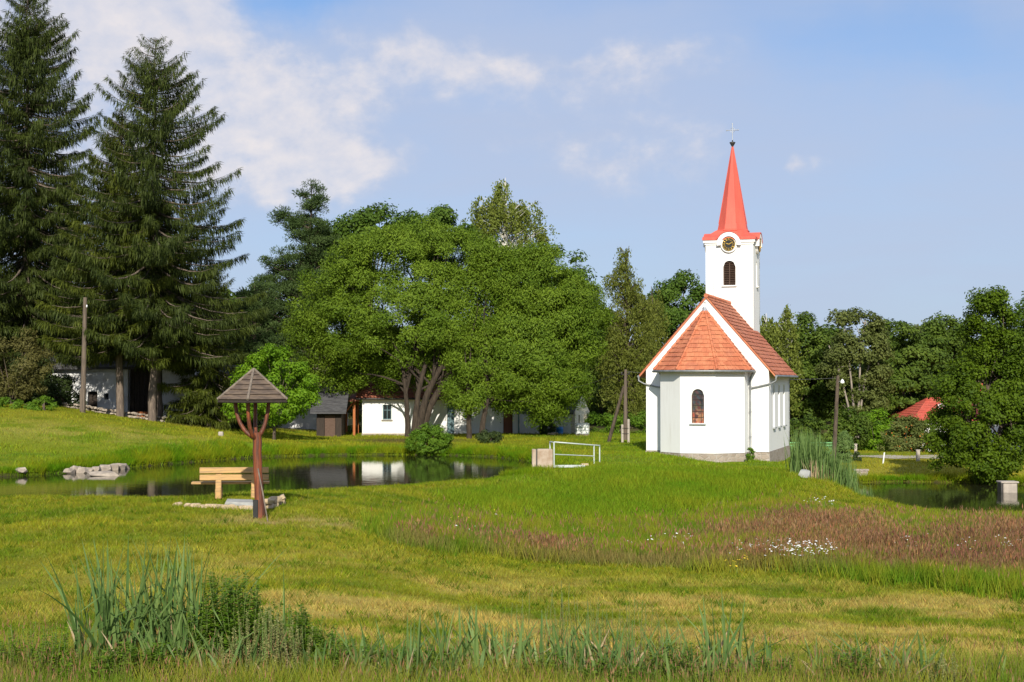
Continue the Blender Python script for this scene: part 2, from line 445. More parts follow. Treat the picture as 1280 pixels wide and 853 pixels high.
    sepc = T.node('ShaderNodeSeparateColor'); T.l.new(v.outputs['Color'], sepc.inputs[0])
    sz = T.node('ShaderNodeSeparateXYZ'); T.l.new(co, sz.inputs[0])
    warm = T.ramp(sepc.outputs[0], [(0, (.30, .05, .03)), (.3, (.34, .16, .07)), (.5, (.08, .03, .03)), (.7, (.42, .22, .14)), (1, (.16, .10, .05))])
    cool = T.ramp(sepc.outputs[0], [(0, (.012, .015, .02)), (.35, (.05, .06, .07)), (.55, (.10, .03, .025)), (.8, (.02, .03, .035)), (1, (.09, .08, .05))])
    T.l.new(T.mix(T.smooth(T.math('ADD', sz.outputs[2], T.math('MULTIPLY', sepc.outputs[1], .25)), .95, .55), cool, warm), b.inputs['Base Color'])
    b.inputs['Roughness'].default_value = .35
    # water: murky pond
    m, T, b = new_mat('pond_water'); co = objco(T)
    T.l.new(T.mix(T.noise(co, .15, 3), (.016, .018, .008), (.026, .026, .012)), b.inputs['Base Color'])
    b.inputs['Roughness'].default_value = .035; b.inputs['IOR'].default_value = 1.33; b.inputs['Specular IOR Level'].default_value = .5
    h = T.math('ADD', T.noise(T.mapping(co, (1, .6, 1)), 2.2, 3, .5), T.math('MULTIPLY', T.noise(co, 9, 3, .5), .3))
    bump(T, b, h, .10, .03)
    # ground under the grass: turf colours by place, worn and dry patches
    m, T, b = new_mat('turf'); co = objco(T)
    a = T.node('ShaderNodeAttribute', attribute_name='col')
    n = T.noise(co, 9, 6, .65)
    c = T.mix(T.math('MULTIPLY', T.smooth(n, .3, .7), .55), a.outputs['Color'], T.mix(1.0, a.outputs['Color'], (.62, .60, .55), 'MULTIPLY'))
    T.l.new(c, b.inputs['Base Color']); b.inputs['Roughness'].default_value = .95; b.inputs['Specular IOR Level'].default_value = .1
    bump(T, b, T.noise(co, 14, 5, .65), .5, .05)
    noisy('gravel', (.40, .36, .30), (.30, .27, .22), 6, .95, .4, 22)

def leaf_mat(name, dark, light, transl=.3, rough=.62, tcol=None, spec=.18):
    m = bpy.data.materials.new(name); m.use_nodes = True; T = NT(m.node_tree); T.n.clear(); MATS[name] = m
    out = T.node('ShaderNodeOutputMaterial'); b = T.node('ShaderNodeBsdfPrincipled')
    a = T.node('ShaderNodeAttribute', attribute_name='tint')
    c = T.mix(a.outputs['Fac'], dark, light)
    T.l.new(c, b.inputs['Base Color']); b.inputs['Roughness'].default_value = rough; b.inputs['Specular IOR Level'].default_value = spec
    t = T.node('ShaderNodeBsdfTranslucent'); T.l.new(T.mix(1.0, c, tcol or (1.5, 1.45, .6), 'MULTIPLY'), t.inputs[0])
    mx = T.node('ShaderNodeMixShader'); mx.inputs[0].default_value = transl
    T.l.new(b.outputs[0], mx.inputs[1]); T.l.new(t.outputs[0], mx.inputs[2]); T.l.new(mx.outputs[0], out.inputs[0])
    return m
def blade_mat(name, transl=.3):
    m = bpy.data.materials.new(name); m.use_nodes = True; T = NT(m.node_tree); T.n.clear(); MATS[name] = m
    out = T.node('ShaderNodeOutputMaterial'); b = T.node('ShaderNodeBsdfPrincipled')
    a = T.node('ShaderNodeAttribute', attribute_name='col')
    T.l.new(a.outputs['Color'], b.inputs['Base Color']); b.inputs['Roughness'].default_value = .6; b.inputs['Specular IOR Level'].default_value = .05
    t = T.node('ShaderNodeBsdfTranslucent'); T.l.new(T.mix(1.0, a.outputs['Color'], (1.25, 1.25, .7), 'MULTIPLY'), t.inputs[0])
    mx = T.node('ShaderNodeMixShader'); mx.inputs[0].default_value = transl
    T.l.new(b.outputs[0], mx.inputs[1]); T.l.new(t.outputs[0], mx.inputs[2]); T.l.new(mx.outputs[0], out.inputs[0])
    return m
make_materials()
M = MATS
leaf_mat('spruce_needles', (.020, .034, .006), (.074, .098, .014), .15)
leaf_mat('yellow_spruce_needles', (.036, .054, .006), (.118, .140, .014), .18)
leaf_mat('pine_needles', (.028, .055, .015), (.078, .120, .032), .15)
leaf_mat("willow_leaf", (.056, .112, .006), (.175, .255, .020), .24)
leaf_mat('birch_leaf', (.090, .125, .016), (.205, .240, .045), .3)
leaf_mat('larch_needles', (.080, .105, .014), (.170, .190, .032), .25)
leaf_mat('oak_leaf', (.034, .078, .007), (.105, .170, .020), .25)
leaf_mat('alder_leaf', (.030, .066, .002), (.108, .168, .006), .26)
leaf_mat('apple_leaf', (.080, .180, .006), (.185, .315, .016), .35)
leaf_mat('forest_leaf', (.036, .074, .007), (.116, .168, .020), .22)
leaf_mat('olive_leaf', (.070, .098, .020), (.155, .178, .048), .25)
leaf_mat('shrub_leaf', (.055, .130, .008), (.140, .235, .018), .3)
leaf_mat('dark_shrub_leaf', (.022, .040, .010), (.055, .080, .020), .15)
leaf_mat('brown_shrub_leaf', (.062, .062, .016), (.125, .115, .032), .2)
leaf_mat('orange_bloom', (.38, .10, .02), (.50, .20, .04), .2, tcol=(1.2, 1, .6))
leaf_mat('reed_leaf', (.075, .145, .036), (.18, .262, .078), .25, .5, (1.3, 1.3, .7))
leaf_mat('dry_reed', (.36, .27, .15), (.46, .36, .22), .25, .7, (1.2, 1.1, .8))
blade_mat('grass_blade', .3)
# ------------------------------------------------------------------ ground and water
def poly_px(pts): return np.array([ground(*p)[:2] for p in pts])
MEADOW = poly_px([(470, 660), (520, 650), (600, 652), (760, 664), (860, 652), (940, 634), (985, 624), (1060, 640), (1180, 648), (1290, 652), (1500, 655), (1500, 780), (1280, 748),
                  (1100, 730), (960, 716), (800, 710), (640, 698), (540, 690), (480, 676)])
DAM = poly_px([(560, 622), (640, 600), (700, 588), (820, 588), (890, 592), (960, 596), (985, 606), (940, 620), (860, 642), (760, 652), (600, 638)])
def vnoise(x, y, seed=0):
    """cheap smooth noise in 0..1 on arrays"""
    rng = np.random.default_rng(seed); tab = rng.random((64, 64))
    xi = np.floor(x).astype(int); yi = np.floor(y).astype(int); fx = x-xi; fy = y-yi
    fx = fx*fx*(3-2*fx); fy = fy*fy*(3-2*fy)
    g = lambda a, b: tab[a % 64, b % 64]
    return (g(xi, yi)*(1-fx)+g(xi+1, yi)*fx)*(1-fy)+(g(xi, yi+1)*(1-fx)+g(xi+1, yi+1)*fx)*fy
def fbm(x, y, s, seed=0):
    return (vnoise(x*s, y*s, seed)*.5+vnoise(x*s*2.1, y*s*2.1, seed+1)*.28+vnoise(x*s*4.3, y*s*4.3, seed+2)*.22)
def lerp3(a, b, t):
    return np.asarray(a)*(1-t[..., None])+np.asarray(b)*t[..., None]
LAWN_G, LAWN_Y, LAWN_T, LAWN_L = (.112, .178, .010), (.245, .252, .018), (.42, .325, .09), (.135, .228, .010)
BANK_SHADE = (.10, .09, .045)
def turf_colour(x, y):
    """what grows where: green turf, dry yellow patches, cut hay, worn soil under the trees"""
    r = x/np.maximum(y, 1)
    n1 = fbm(x*.55+7, y*1.0, .22, 3); n2 = fbm(x+40, y*1.3+9, .7, 11); n3 = fbm(x*.5, y*1.6, .5, 21)
    c = lerp3(LAWN_G, LAWN_Y, sst(.26, .62, n1*.45+n2*.55))
    # freshly mown hay ground at the foot of the meadow
    hay = sst(36, 27, y)*sst(-.36, -.10, r)+.25*sst(34, 25, y)
    c = lerp3(c, LAWN_T, np.clip(hay*sst(.38, .60, n3*.6+n2*.4)*1.0, 0, .9))
    rows = .5+.5*np.sin(6.283*(y*.52+x*.07+1.3*fbm(x, y, .12, 31)))
    c = c*(1+.17*(rows-.5)*sst(46, 40, y))[:, None]
    # sunburnt strip on the bank across the pond
    burn = np.exp(-((y-70-6*n1)/3.2)**2)*sst(-.12, -.18, r)
    c = lerp3(c, LAWN_T, burn*.75*sst(.35, .6, n2))
    lush = sst(1.5, -1.0, sdist(DAM, x, y))*.8
    lush = np.maximum(lush, sst(50, 58, y)*sst(.02, .09, r)*sst(.23, .16, r)*.6)
    lush = np.maximum(lush, sst(2.2, .2, np.abs(sdist(POND1, x, y)-.6))*(y > 56)*.9)
    lush = np.maximum(lush, sst(62, 66, y)*sst(80, 72, y)*sst(-.1, -.2, r)*.45)
    c = lerp3(c, LAWN_L, lush*sst(.2, .5, n2+.15))
    c = lerp3(c, (.30, .27, .03), .75*sst(.21, .25, r)*sst(70, 73, y)*sst(92, 87, y))
    worn = np.zeros_like(x)
    for (px, py, rad) in ((325, 655, 1.2), (372, 652, .7), (300, 664, .7), (410, 655, .8)):
        g = ground(px, py); worn = np.maximum(worn, np.exp(-((x-g[0])**2+((y-g[1])*.7)**2)/rad**2))
    c = lerp3(c, (.42, .31, .17), worn*.6*sst(.35, .6, n2))
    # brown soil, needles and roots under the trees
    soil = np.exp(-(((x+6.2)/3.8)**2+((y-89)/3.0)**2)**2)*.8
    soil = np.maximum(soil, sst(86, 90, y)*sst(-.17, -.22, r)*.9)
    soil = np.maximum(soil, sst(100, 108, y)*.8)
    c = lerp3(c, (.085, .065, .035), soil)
    # wet mud at the water's edge
    for P in (POND1, POND2):
        c = lerp3(c, (.05, .04, .022), sst(.25, -.05, sdist(P, x, y)))
    return c
def make_ground():
    def axis(segs):
        out = []
        for a, b, st in segs: out += list(np.arange(a, b, st))
        return np.array(out+[segs[-1][1]])
    xs = axis([(-1600, -300, 100), (-300, -80, 20), (-80, -40, 2), (-40, -28, .6), (-28, 26, .3), (26, 40, .6), (40, 80, 2), (80, 300, 20), (300, 1600, 100)])
    ys = axis([(-60, 8, 4), (8, 44, .35), (44, 86, .3), (86, 110, .7), (110, 160, 3), (160, 400, 16), (400, 2400, 100)])
    X, Y = np.meshgrid(xs, ys, indexing='ij'); x = X.ravel(); y = Y.ravel()
    z = ground_h(x, y)
    V = np.stack([x, y, z], 1)
    nx, ny = len(xs), len(ys)
    i = np.arange(nx-1)[:, None]*ny+np.arange(ny-1)[None, :]
    Fc = np.stack([i, i+ny, i+ny+1, i+1], -1).reshape(-1, 4)
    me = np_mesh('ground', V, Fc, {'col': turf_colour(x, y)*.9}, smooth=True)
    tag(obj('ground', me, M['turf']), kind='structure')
make_ground()
for poly, wl, nm in ((POND1, WL1, 'pond_water'), (POND2, WL2, 'pond_water')):
    c = poly.mean(0); q = poly+(poly-c)/np.linalg.norm(poly-c, axis=1)[:, None]*.35
    mb = MB(); mb.add([(a, b, wl) for a, b in q], [list(range(len(q)))])
    o = tag(mb.build(nm, M['pond_water']), kind='structure')
# the pale village road far on the right, a sheet following the ground
def strip(name, mat, pts, wd, lift=.02):
    P = np.array(pts, float); t = np.linspace(0, len(P)-1, len(P)*8)
    i = np.clip(t.astype(int), 0, len(P)-2); f = (t-i)[:, None]; Q = P[i]*(1-f)+P[i+1]*f
    T = np.gradient(Q, axis=0); T /= np.linalg.norm(T, axis=1)[:, None]; N = np.stack([-T[:, 1], T[:, 0]], 1)
    rows = [Q+N*wd*k for k in (-.5, -.2, .2, .5)]
    V = np.concatenate(rows); V = np.column_stack([V, ground_h(V[:, 0], V[:, 1])+lift])
    n = len(Q); Fc = [(k*n+j, k*n+j+1, (k+1)*n+j+1, (k+1)*n+j) for k in range(3) for j in range(n-1)]
    return tag(obj(name, np_mesh(name, V, np.array(Fc)), M[mat]), kind='structure')
strip('road', 'gravel', [(U(1010, 92), 92), (U(1090, 90), 90), (U(1160, 89), 89), (U(1300, 88), 88), (U(1600, 88), 88)], 2.6, .03)

# ------------------------------------------------------------------ the chapel
def tiles(mb, A, B, C, D, course=.275, tile=.22, th=.036, seed=0):
    """courses of tiles on a planar facet A(eave left) B(eave right) C(top right) D(top left)"""
    rng = np.random.default_rng(seed)
    A, B, C, D = [np.array(p, float) for p in (A, B, C, D)]
    eu = (B-A)/np.linalg.norm(B-A); top = (C+D)/2-A; ev = top-eu*top.dot(eu); H = np.linalg.norm(ev); ev /= H
    nm = np.cross(eu, ev)
    uB = (B-A).dot(eu); uD = (D-A).dot(eu); uC = (C-A).dot(eu)
    n = max(1, round(H/course))
    for i in range(n):
        v0, v1 = H*i/n, H*(i+1)/n
        l0, r0, l1, r1 = uD*v0/H, uB+(uC-uB)*v0/H, uD*v1/H, uB+(uC-uB)*v1/H
        off = (i % 2)*tile/2
        lo, hi = min(l0, l1), max(r0, r1)
        k0 = math.floor((lo-off)/tile)
        u = off+k0*tile
        while u < hi:
            a0, b0 = np.clip(u, l0, r0), np.clip(u+tile-.006, l0, r0)
            a1, b1 = np.clip(u, l1, r1), np.clip(u+tile-.006, l1, r1)
            if b0-a0 > .01 or b1-a1 > .01:
                j = th*(1+rng.uniform(-.25, .35)); j2 = j+rng.uniform(-.006, .006)
                P = lambda uu, vv, ww: A+eu*uu+ev*vv+nm*ww
                dv = rng.uniform(-.012, .012)
                vs = [P(a0, v0+dv, j), P(b0, v0+dv, j2), P(b1, v1+.02, .006), P(a1, v1+.02, .006), P(a0, v0+dv, 0), P(b0, v0+dv, 0)]
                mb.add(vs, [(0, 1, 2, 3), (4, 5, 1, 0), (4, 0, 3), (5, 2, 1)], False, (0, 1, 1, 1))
            u += tile
def chapel():
    cx = U(883.3, 74)
    t = thing('chapel', 'white village chapel with red tiled roofs and a slender red spire', 'chapel', (cx, 74, 0), -R(17))
    W, L, Z0, ZE, ZA = 3.0, 8.5, .1, 4.12, 7.58
    # --- plinth
    mb = MB()
    def ring(e): return [(W+e, -e), (W+e, L), (-W-e, L), (-W-e, -e), (-2.03-e, -e), (-2.03-e, -1.3-e*.4), (-.84-e*.4, -2.49-e), (.84+e*.4, -2.49-e), (2.03+e, -1.3-e*.4), (2.03+e, -e)]
    mb.prism(ring(.035), -1.5, Z0-.02)
    mb.build('plinth', M['plinth_stone'], t)
    # --- nave walls
    w = MB()
    wins = [(c-.36, c+.36, 1.25, 3.35, .36) for c in (1.9, 3.95, 6.0)]
    w.wall((W, 0.45), (W, L), Z0, ZE-.02, .45, [(a-.45, b-.45, c, d, e) for a, b, c, d, e in wins])
    w.wall((-W, L), (-W, 0.45), Z0, ZE-.02, .45, [(L-b, L-a, c, d, e) for a, b, c, d, e in wins])
    gab = lambda u: ZE-.02+(ZA-ZE)*(1-abs(u-W)/W)-.03
    w.wall((-W, 0), (W, 0), Z0, 0, .449, (), gab)
    w.wall((W, L), (-W, L), Z0, 0, .449, (), gab)
    w.build('nave_wall', M['white_plaster'], t)
    def slit(x, y, sgn):
        f = MB(); f.prism(arch_poly(.74, 2.12, .37), -.03, .03, 'y'); 
        fo = f.build('side_window', M['dark_glass'], t); fo.location = (x-sgn*.36, y, 1.24); fo.rotation_euler = (0, 0, R(90))
        s = MB(); s.cbox((0, -.02, -.035), (.8, .5, .06)); so = s.build('window_sill', M['zinc'], fo); so.location = (0, -sgn*.20+0, .0)
        b = MB()
        for z in (.55, 1.1, 1.65): b.cbox((0, -sgn*.05, z), (.72, .03, .03))
        b.cbox((0, -sgn*.05, 1.0), (.03, .03, 2.0)); b.build('window_bars', M['dark_metal'], fo)
    for c in (1.9, 3.95, 6.0): slit(W, c, 1); slit(-W, c, -1)
    # --- nave roof
    ev, rg = .34, .0
    rz = ZA+.07; slope = (ZA-ZE)/W
    ez = rz-slope*(W+ev)
    r = MB()
    for sg in (1, -1):
        pts = [(sg*(W+ev), ez), (0, rz), (0, rz-.12), (sg*(W+ev), ez-.12)]
        r.prism(pts, -.07, L+.3, 'y')
    nro = r.build('nave_roof', M['roof_tile'], t)
    tr = MB()
    tiles(tr, (W+ev, -.09, ez), (W+ev, L+.32, ez), (0, L+.32, rz), (0, -.09, rz), seed=1)
    tiles(tr, (-W-ev, L+.32, ez), (-W-ev, -.09, ez), (0, -.09, rz), (0, L+.32, rz), seed=2)
    tr.build('roof_tiles', [M['roof_tile'], M['tile_edge_shade']], nro)
    rd = MB(); k = 0
    for y in np.arange(-.1, L+.2, .38): rd.tube([(0, y, rz+.02), (0, y+.40, rz+.0)], [.115, .10], 8)
    rd.build('ridge_tiles', M['roof_tile'], nro)
    # --- apse
    R8 = [(2.03, -.002), (2.03, -1.3), (.84, -2.49), (-.84, -2.49), (-2.03, -1.3), (-2.03, -.002)]
    a = MB()
    for (p, q) in zip(R8[::-1][:-1], R8[::-1][1:]):
        op = ()
        if abs(p[1]+2.49) < .01 and abs(q[1]+2.49) < .01: op = [(.84-.30, .84+.30, 1.52, 3.13, .30)]
        a.wall(p, q, Z0, 3.98, .4, op)
    a.build('apse_wall', M['white_plaster'], t)
    f = MB(); f.prism(arch_poly(.62, 1.62, .31), -.02, .02, 'y')
    fo = f.build('apse_window', M['stained_glass'], t); fo.location = (0, -2.36, 1.51)
    b = MB()
    for z in (.28, .56, .84, 1.12, 1.38): b.cbox((0, -.035, z), (.60, .02, .022))
    for x in (-.15, .15): b.cbox((x, -.036, .74), (.02, .018, 1.48))
    b.build('lead_bars', M['black_iron'], fo)
    b = MB()
    for s in (-1, 1): b.cbox((s*.29, -.03, .66), (.045, .05, 1.32))
    n = 10
    b.tube([(.287*math.cos(R(180*i/n)), -.03, 1.31+.287*math.sin(R(180*i/n))) for i in range(n+1)], .026, 6)
    b.build('window_frame', M['louvre_wood'], fo)
    b = MB(); b.cbox((0, -.16, -.03), (.78, .16, .05)); b.build('window_sill', M['zinc'], fo)
    # apse roof
    e = .30; AP = (0, -.45, 6.98); zb = 4.02
    s = 1+e/2.03
    def sc(p): return (p[0]*s, (p[1]+.46)*s-.46, zb)
    E = [(2.03*s, .0, zb)]+[sc(p) for p in R8[1:5]]+[(-2.03*s, .0, zb)]
    tp = MB(); ft = MB()
    top0 = (0, -.001, 6.98)
    base = []
    for i in range(5):
        A, B = E[i+1], E[i]
        if i == 0: C, D = top0, AP
        elif i == 4: C, D = AP, top0
        else: C = D = AP
        tiles(tp, A, B, C, D, seed=10+i)
    ft.hull([(p[0], p[1], p[2]-.02) for p in E]+[(p[0], p[1], p[2]-.10) for p in E]+[(AP[0], AP[1], AP[2]-.02), (0, -.001, 6.96)])
    ar = ft.build('apse_roof', M['roof_tile'], t)
    tp.build('roof_tiles', [M['roof_tile'], M['tile_edge_shade']], ar)
    hp = MB()
    for p in E[1:5]:
        p = np.array(p); q = np.array(AP); n = 11
        for i in range(n):
            a0 = p+(q-p)*i/n; a1 = p+(q-p)*(i+1.08)/n
            hp.tube([a0+[0, 0, .03], a1+[0, 0, .01]], [.075, .062], 6)
    hp.build('hip_tiles', M['roof_tile'], ar)
    fl = MB(); fl.lathe([(.17, -.12), (.10, .0), (.03, .1), (.012, .26)], (AP[0], AP[1], AP[2]+.02), 10)
    for k in range(5):
        th = R(90+72*k); fl.tube([(AP[0], AP[1]-.02, AP[2]+.34), (AP[0]+.10*math.cos(th), AP[1]-.02, AP[2]+.34+.10*math.sin(th))], [.03, .004], 5)
    fl.build('roof_star', M['zinc'], ar)
    # gutters and pipes
    g = MB()
    G = [(p[0]*1.012, p[1]*1.01-.01, zb-.05) for p in E]; G[0] = (E[0][0]*1.012, -.06, zb-.05); G[-1] = (E[-1][0]*1.012, -.06, zb-.05)
    g.tube(G, .055, 8); g.build('apse_gutter', M['aged_zinc'], t)
    for sg in (1, -1):
        g = MB(); g.tube([(sg*(W+ev+.03), -.08, ez-.06), (sg*(W+ev+.03), L+.3, ez-.06)], .065, 8)
        go = g.build('nave_gutter', M['aged_zinc'], t)
        p = MB(); p.tube([(sg*(W+ev+.02), -.06, ez-.10), (sg*(W+ev+.02), -.08, ez-.28), (sg*(W+.1), -.09, ez-.42), (sg*2.5, -.09, ez-.56), (sg*2.2, -.09, ez-.62)], .042, 8)
        p.build('drain_pipe', M['aged_zinc'], go)
        d = MB(); d.tube([(sg*2.28, -.2, zb-.1), (sg*2.14, -.12, zb-.4), (sg*2.13, -.10, 3.2), (sg*2.13, -.10, 0.25), (sg*2.13, -.2, .05)], .048, 8)
        for z in (3.2, 2.0, .8): d.tube([(sg*2.13, -.10, z), (sg*2.13, -.10, z+.05)], .06, 8)
        d.build('downpipe', M['aged_zinc'], t)
    # --- tower
    TY, H2 = 8.5, 1.27
    ZT = 10.80
    tw = MB()
    op = [(H2-.33, H2+.33, 8.62, 9.93, .33)]
    tw.wall((-H2, TY-H2), (H2, TY-H2), 3.5, ZT, .35, op)
    op2 = [(H2-.2, H2+.2, 8.62, 9.95, .2)]
    tw.wall((H2, TY-H2+.35), (H2, TY+H2), 0, ZT, .35, [(.72, 1.12, 8.62, 9.95, .2)])
    tw.wall((H2, TY+H2), (-H2, TY+H2), 0, ZT, .349, op)
    tw.wall((-H2, TY+H2), (-H2, TY-H2+.35), 0, ZT, .35, [(1.07, 1.47, 8.62, 9.95, .2)])
    tw.build('tower_wall', M['white_plaster'], t)
    pl = MB(); pl.box((-H2-.03, L+.46, -1.5), (H2+.03, TY+H2+.03, Z0)); pl.build('tower_plinth', M['plinth_stone'], t)
    # belfry louvres
    for (x, y, rz_, wd) in ((0, TY-H2+.16, 0, .66), (H2-.16, TY+.05+.12, R(90), .40), (0, TY+H2-.16, R(180), .66), (-H2+.16, TY+.05+.12, R(-90), .40)):
        f = MB(); f.prism(arch_poly(wd, 1.32, wd/2), .02, .05, 'y'); fo = f.build('belfry_window', M['dark_void'], t); fo.location = (x, y, 8.61); fo.rotation_euler = (0, 0, rz_)
        lv = MB()
        for i in range(13):
            z = .06+i*.095
            hw = wd/2-.02 if z < 1.32-wd/2 else math.sqrt(max(.0001, (wd/2)**2-(z-1.32+wd/2)**2))-.02
            if hw > .03: lv.cbox((0, -.03, z), (hw*2, .085, .018), rx=R(-38))
        lv.cbox((0, -.06, .6), (.035, .03, 1.2)); 
        for s_ in (-1, 1): lv.cbox((s_*(wd/2-.02), -.06, .5), (.04, .04, 1.0))
        lv.build('louvre_shutter', M['louvre_wood'], fo)
        sl = MB(); sl.cbox((0, -.18, -.03), (wd+.14, .18, .06)); sl.build('window_sill', M['white_plaster'], fo)
    # conductor cable down the tower front
    cb = MB(); cb.tube([(-H2+.42, TY-H2-.02, 6.4), (-H2+.42, TY-H2-.02, 9.3)], .012, 5); cb.build('lightning_cable', M['zinc'], t)
    # cornice with an eyebrow arch over every clock
    co = MB(); CZ = 10.80
    for rot in range(4):
        th = R(90*rot); c_, s_ = round(math.cos(th)), round(math.sin(th))
        def put(vs, fs, sm=False):
            co.add([(x*c_-y*s_, TY+x*s_+y*c_, z) for x, y, z in vs], fs, sm)
        sub = MB()
        for sg in (1, -1):
            for (z0_, z1_, pr) in ((ZT+.001, ZT+.10, .05), (ZT+.1, ZT+.24, .11)):
                lo, hi = (.5, H2+pr) if sg > 0 else (-H2-pr, -.5)
                if rot % 2: lo, hi = (.5, H2-.001) if sg > 0 else (-H2+.001, -.5)
                sub.box((lo, -H2-pr, z0_), (hi, -H2+.2, z1_))
        n = 14
        ro, ri = .64, .42
        YF = -1.50
        for i in range(n):
            a0, a1 = R(-6+192*i/n), R(-6+192*(i+1)/n)
            q = [(rr*math.cos(a), y, CZ+rr*math.sin(a)) for a in (a0, a1) for rr in (ri, ro) for y in (YF, -H2+.25)]
            sub.add(q, [(0, 2, 6, 4), (2, 3, 7, 6), (0, 4, 5, 1), (1, 5, 7, 3)]+([(0, 1, 3, 2)] if i == 0 else [])+([(4, 6, 7, 5)] if i == n-1 else []))
        sub.prism([(.44*math.cos(R(360*i/24)), CZ+.44*math.sin(R(360*i/24))) for i in range(24)], YF+.10, -H2+.3, 'y')
        put(sub.v, sub.f)
    co.box((-H2+.15, TY-H2+.15, ZT+.002), (H2-.15, TY+H2-.15, ZT+.22))
    co.build('cornice', M['white_plaster'], t)
    # clocks
    for rot in range(4):
        c = MB(); c.prism([(.34*math.cos(R(360*i/32)), .34*math.sin(R(360*i/32))) for i in range(32)], -.06, .02, 'y')
        o = c.build('tower_clock', M['clock_black'], t)
        th = R(90*rot); o.location = (math.sin(th)*1.395, TY-math.cos(th)*1.395, CZ); o.rotation_euler = (0, 0, th)
        g = MB(); n = 32
        for ro, ri in ((.345, .325), (.225, .212)):
            q = [(rr*math.cos(R(360*i/n)), y, rr*math.sin(R(360*i/n))) for i in range(n) for rr in (ri, ro) for y in (-.075, -.055)]
            g.add(q, [f for i in range(n) for f in [(4*i, 4*((i+1) % n), 4*((i+1) % n)+2, 4*i+2), (4*i+2, 4*((i+1) % n)+2, 4*((i+1) % n)+3, 4*i+3), (4*i, 4*i+1, 4*((i+1) % n)+1, 4*((i+1) % n))]])
        num = ['XII', 'I', 'II', 'III', 'IIII', 'V', 'VI', 'VII', 'VIII', 'IX', 'X', 'XI']
        for k, s_ in enumerate(num):
            a_ = R(30*k); wds = {'I': .02, 'V': .042, 'X': .042}; tot = sum(wds[ch] for ch in s_); u = -tot/2
            for ch in s_:
                wd = wds[ch]; cxx = u+wd/2; u += wd
                strokes = {'I': [((0, -.04), (0, .04))], 'V': [((-.014, .04), (0, -.04)), ((.014, .04), (0, -.04))], 'X': [((-.015, -.04), (.015, .04)), ((.015, -.04), (-.015, .04))]}[ch]
                for (p, q) in strokes:
                    def rot2(pp):
                        x, z = pp[0]+cxx, pp[1]+.275
                        return (x*math.cos(a_)+z*math.sin(a_), -.066, -x*math.sin(a_)+z*math.cos(a_))
                    g.tube([rot2(p), rot2(q)], .007, 4)
        g.build('clock_numerals', M['gold'], o)
        for nm, ang, ln in (('hour_hand', 288, .17), ('minute_hand', 66, .25)):
            h = MB(); a_ = R(ang); dx, dz = math.sin(a_), math.cos(a_)
            h.hull([(dx*-.05+dz*.018, -.085, dz*-.05-dx*.018), (dx*-.05-dz*.018, -.085, dz*-.05+dx*.018), (dx*ln*.6+dz*.022, -.085, dz*ln*.6-dx*.022), (dx*ln*.6-dz*.022, -.085, dz*ln*.6+dx*.022),
                    (dx*ln, -.085, dz*ln), (dx*ln, -.075, dz*ln), (dx*-.05, -.075, dz*-.05), (dx*ln*.6, -.075, dz*ln*.6)])
            h.build(nm, M['gold'], o)
    # red skirt roof and spire
    sk = MB(); lv = [(1.43, ZT+.245), (1.42, ZT+.40), (1.20, ZT+.52), (.98, ZT+.66), (.80, ZT+.80)]
    vs = [(sx*h, TY+sy*h, z) for h, z in lv for sx, sy in ((-1, -1), (1, -1), (1, 1), (-1, 1))]
    fs = [(i*4+k, i*4+(k+1) % 4, (i+1)*4+(k+1) % 4, (i+1)*4+k) for i in range(len(lv)-1) for k in range(4)]+[(3, 2, 1, 0), tuple(range((len(lv)-1)*4, len(lv)*4))]
    sk.add(vs, fs)
    for rot in range(4):      # eyebrow dormers over the clocks
        th = R(90*rot); c_, s_ = round(math.cos(th)), round(math.sin(th)); n = 14
        vs = []
        for y in (YF-.02, -.5):
            for rr in (.70, .645):
                vs += [(rr*math.cos(R(180*i/n)), y, CZ+.02+rr*math.sin(R(180*i/n))) for i in range(n+1)]
        m = n+1
        fs = [(i, i+1, 2*m+i+1, 2*m+i) for i in range(n)]+[(m+i, 3*m+i, 3*m+i+1, m+i+1) for i in range(n)]+[(i, m+i, m+i+1, i+1) for i in range(n)]
        vs2 = [(x*c_-y*s_, TY+x*s_+y*c_, z) for x, y, z in vs]
        # keep only what is above the cornice
        sk.add(vs2, [f for f in fs if min(vs2[i][2] for i in f) > ZT+.2])
    sk.build('tower_roof', M['spire_paint'], t)
    sp = MB(); z0 = ZT+.79
    o8 = lambda r_, z: [(r_*math.cos(R(22.5+45*k)), TY+r_*math.sin(R(22.5+45*k)), z) for k in range(8)]
    lv = [(.93, z0), (.93, z0+.05), (.84, z0+.10), (.775, z0+.42), (.03, 16.30)]
    sp.add([p for r_, z in lv for p in o8(r_, z)], [(i*8+k, i*8+(k+1) % 8, (i+1)*8+(k+1) % 8, (i+1)*8+k) for i in range(len(lv)-1) for k in range(8)]+[tuple(range(8))[::-1], tuple(range(32, 40))])
    so = sp.build('spire', M['spire_paint'], t)
    sm = MB()
    for k in range(8):
        a_, b_ = o8(.78, z0+.42)[k], o8(.03, 16.30)[k]; sm.tube([a_, b_], [.016, .010], 4)
    sm.build('spire_seams', M['spire_paint'], so)
    fi = MB(); fi.lathe([(.035, -.12), (.05, .02), (.14, .17), (.165, .24), (.03, .27), (.03, .36)], (0, TY, 16.22), 12)
    fi.build('finial', M['dark_metal'], t)
    cr = MB(); cr.tube([(0, TY, 16.5), (0, TY, 17.45)], .022, 6)
    cr.tube([(-.30, TY, 17.12), (.30, TY, 17.12)], .02, 6)
    for p in ((-.31, 17.12), (.31, 17.12), (0, 17.47)): cr.lathe([(.0, -.045), (.04, -.01), (.04, .01), (0, .045)], (p[0], TY, p[1]), 8)
    cr.tube([(.12*math.cos(R(30*i)), TY, 17.12+.12*math.sin(R(30*i))) for i in range(13)], .012, 5, False)
    cr.build('cross', M['zinc'], t)
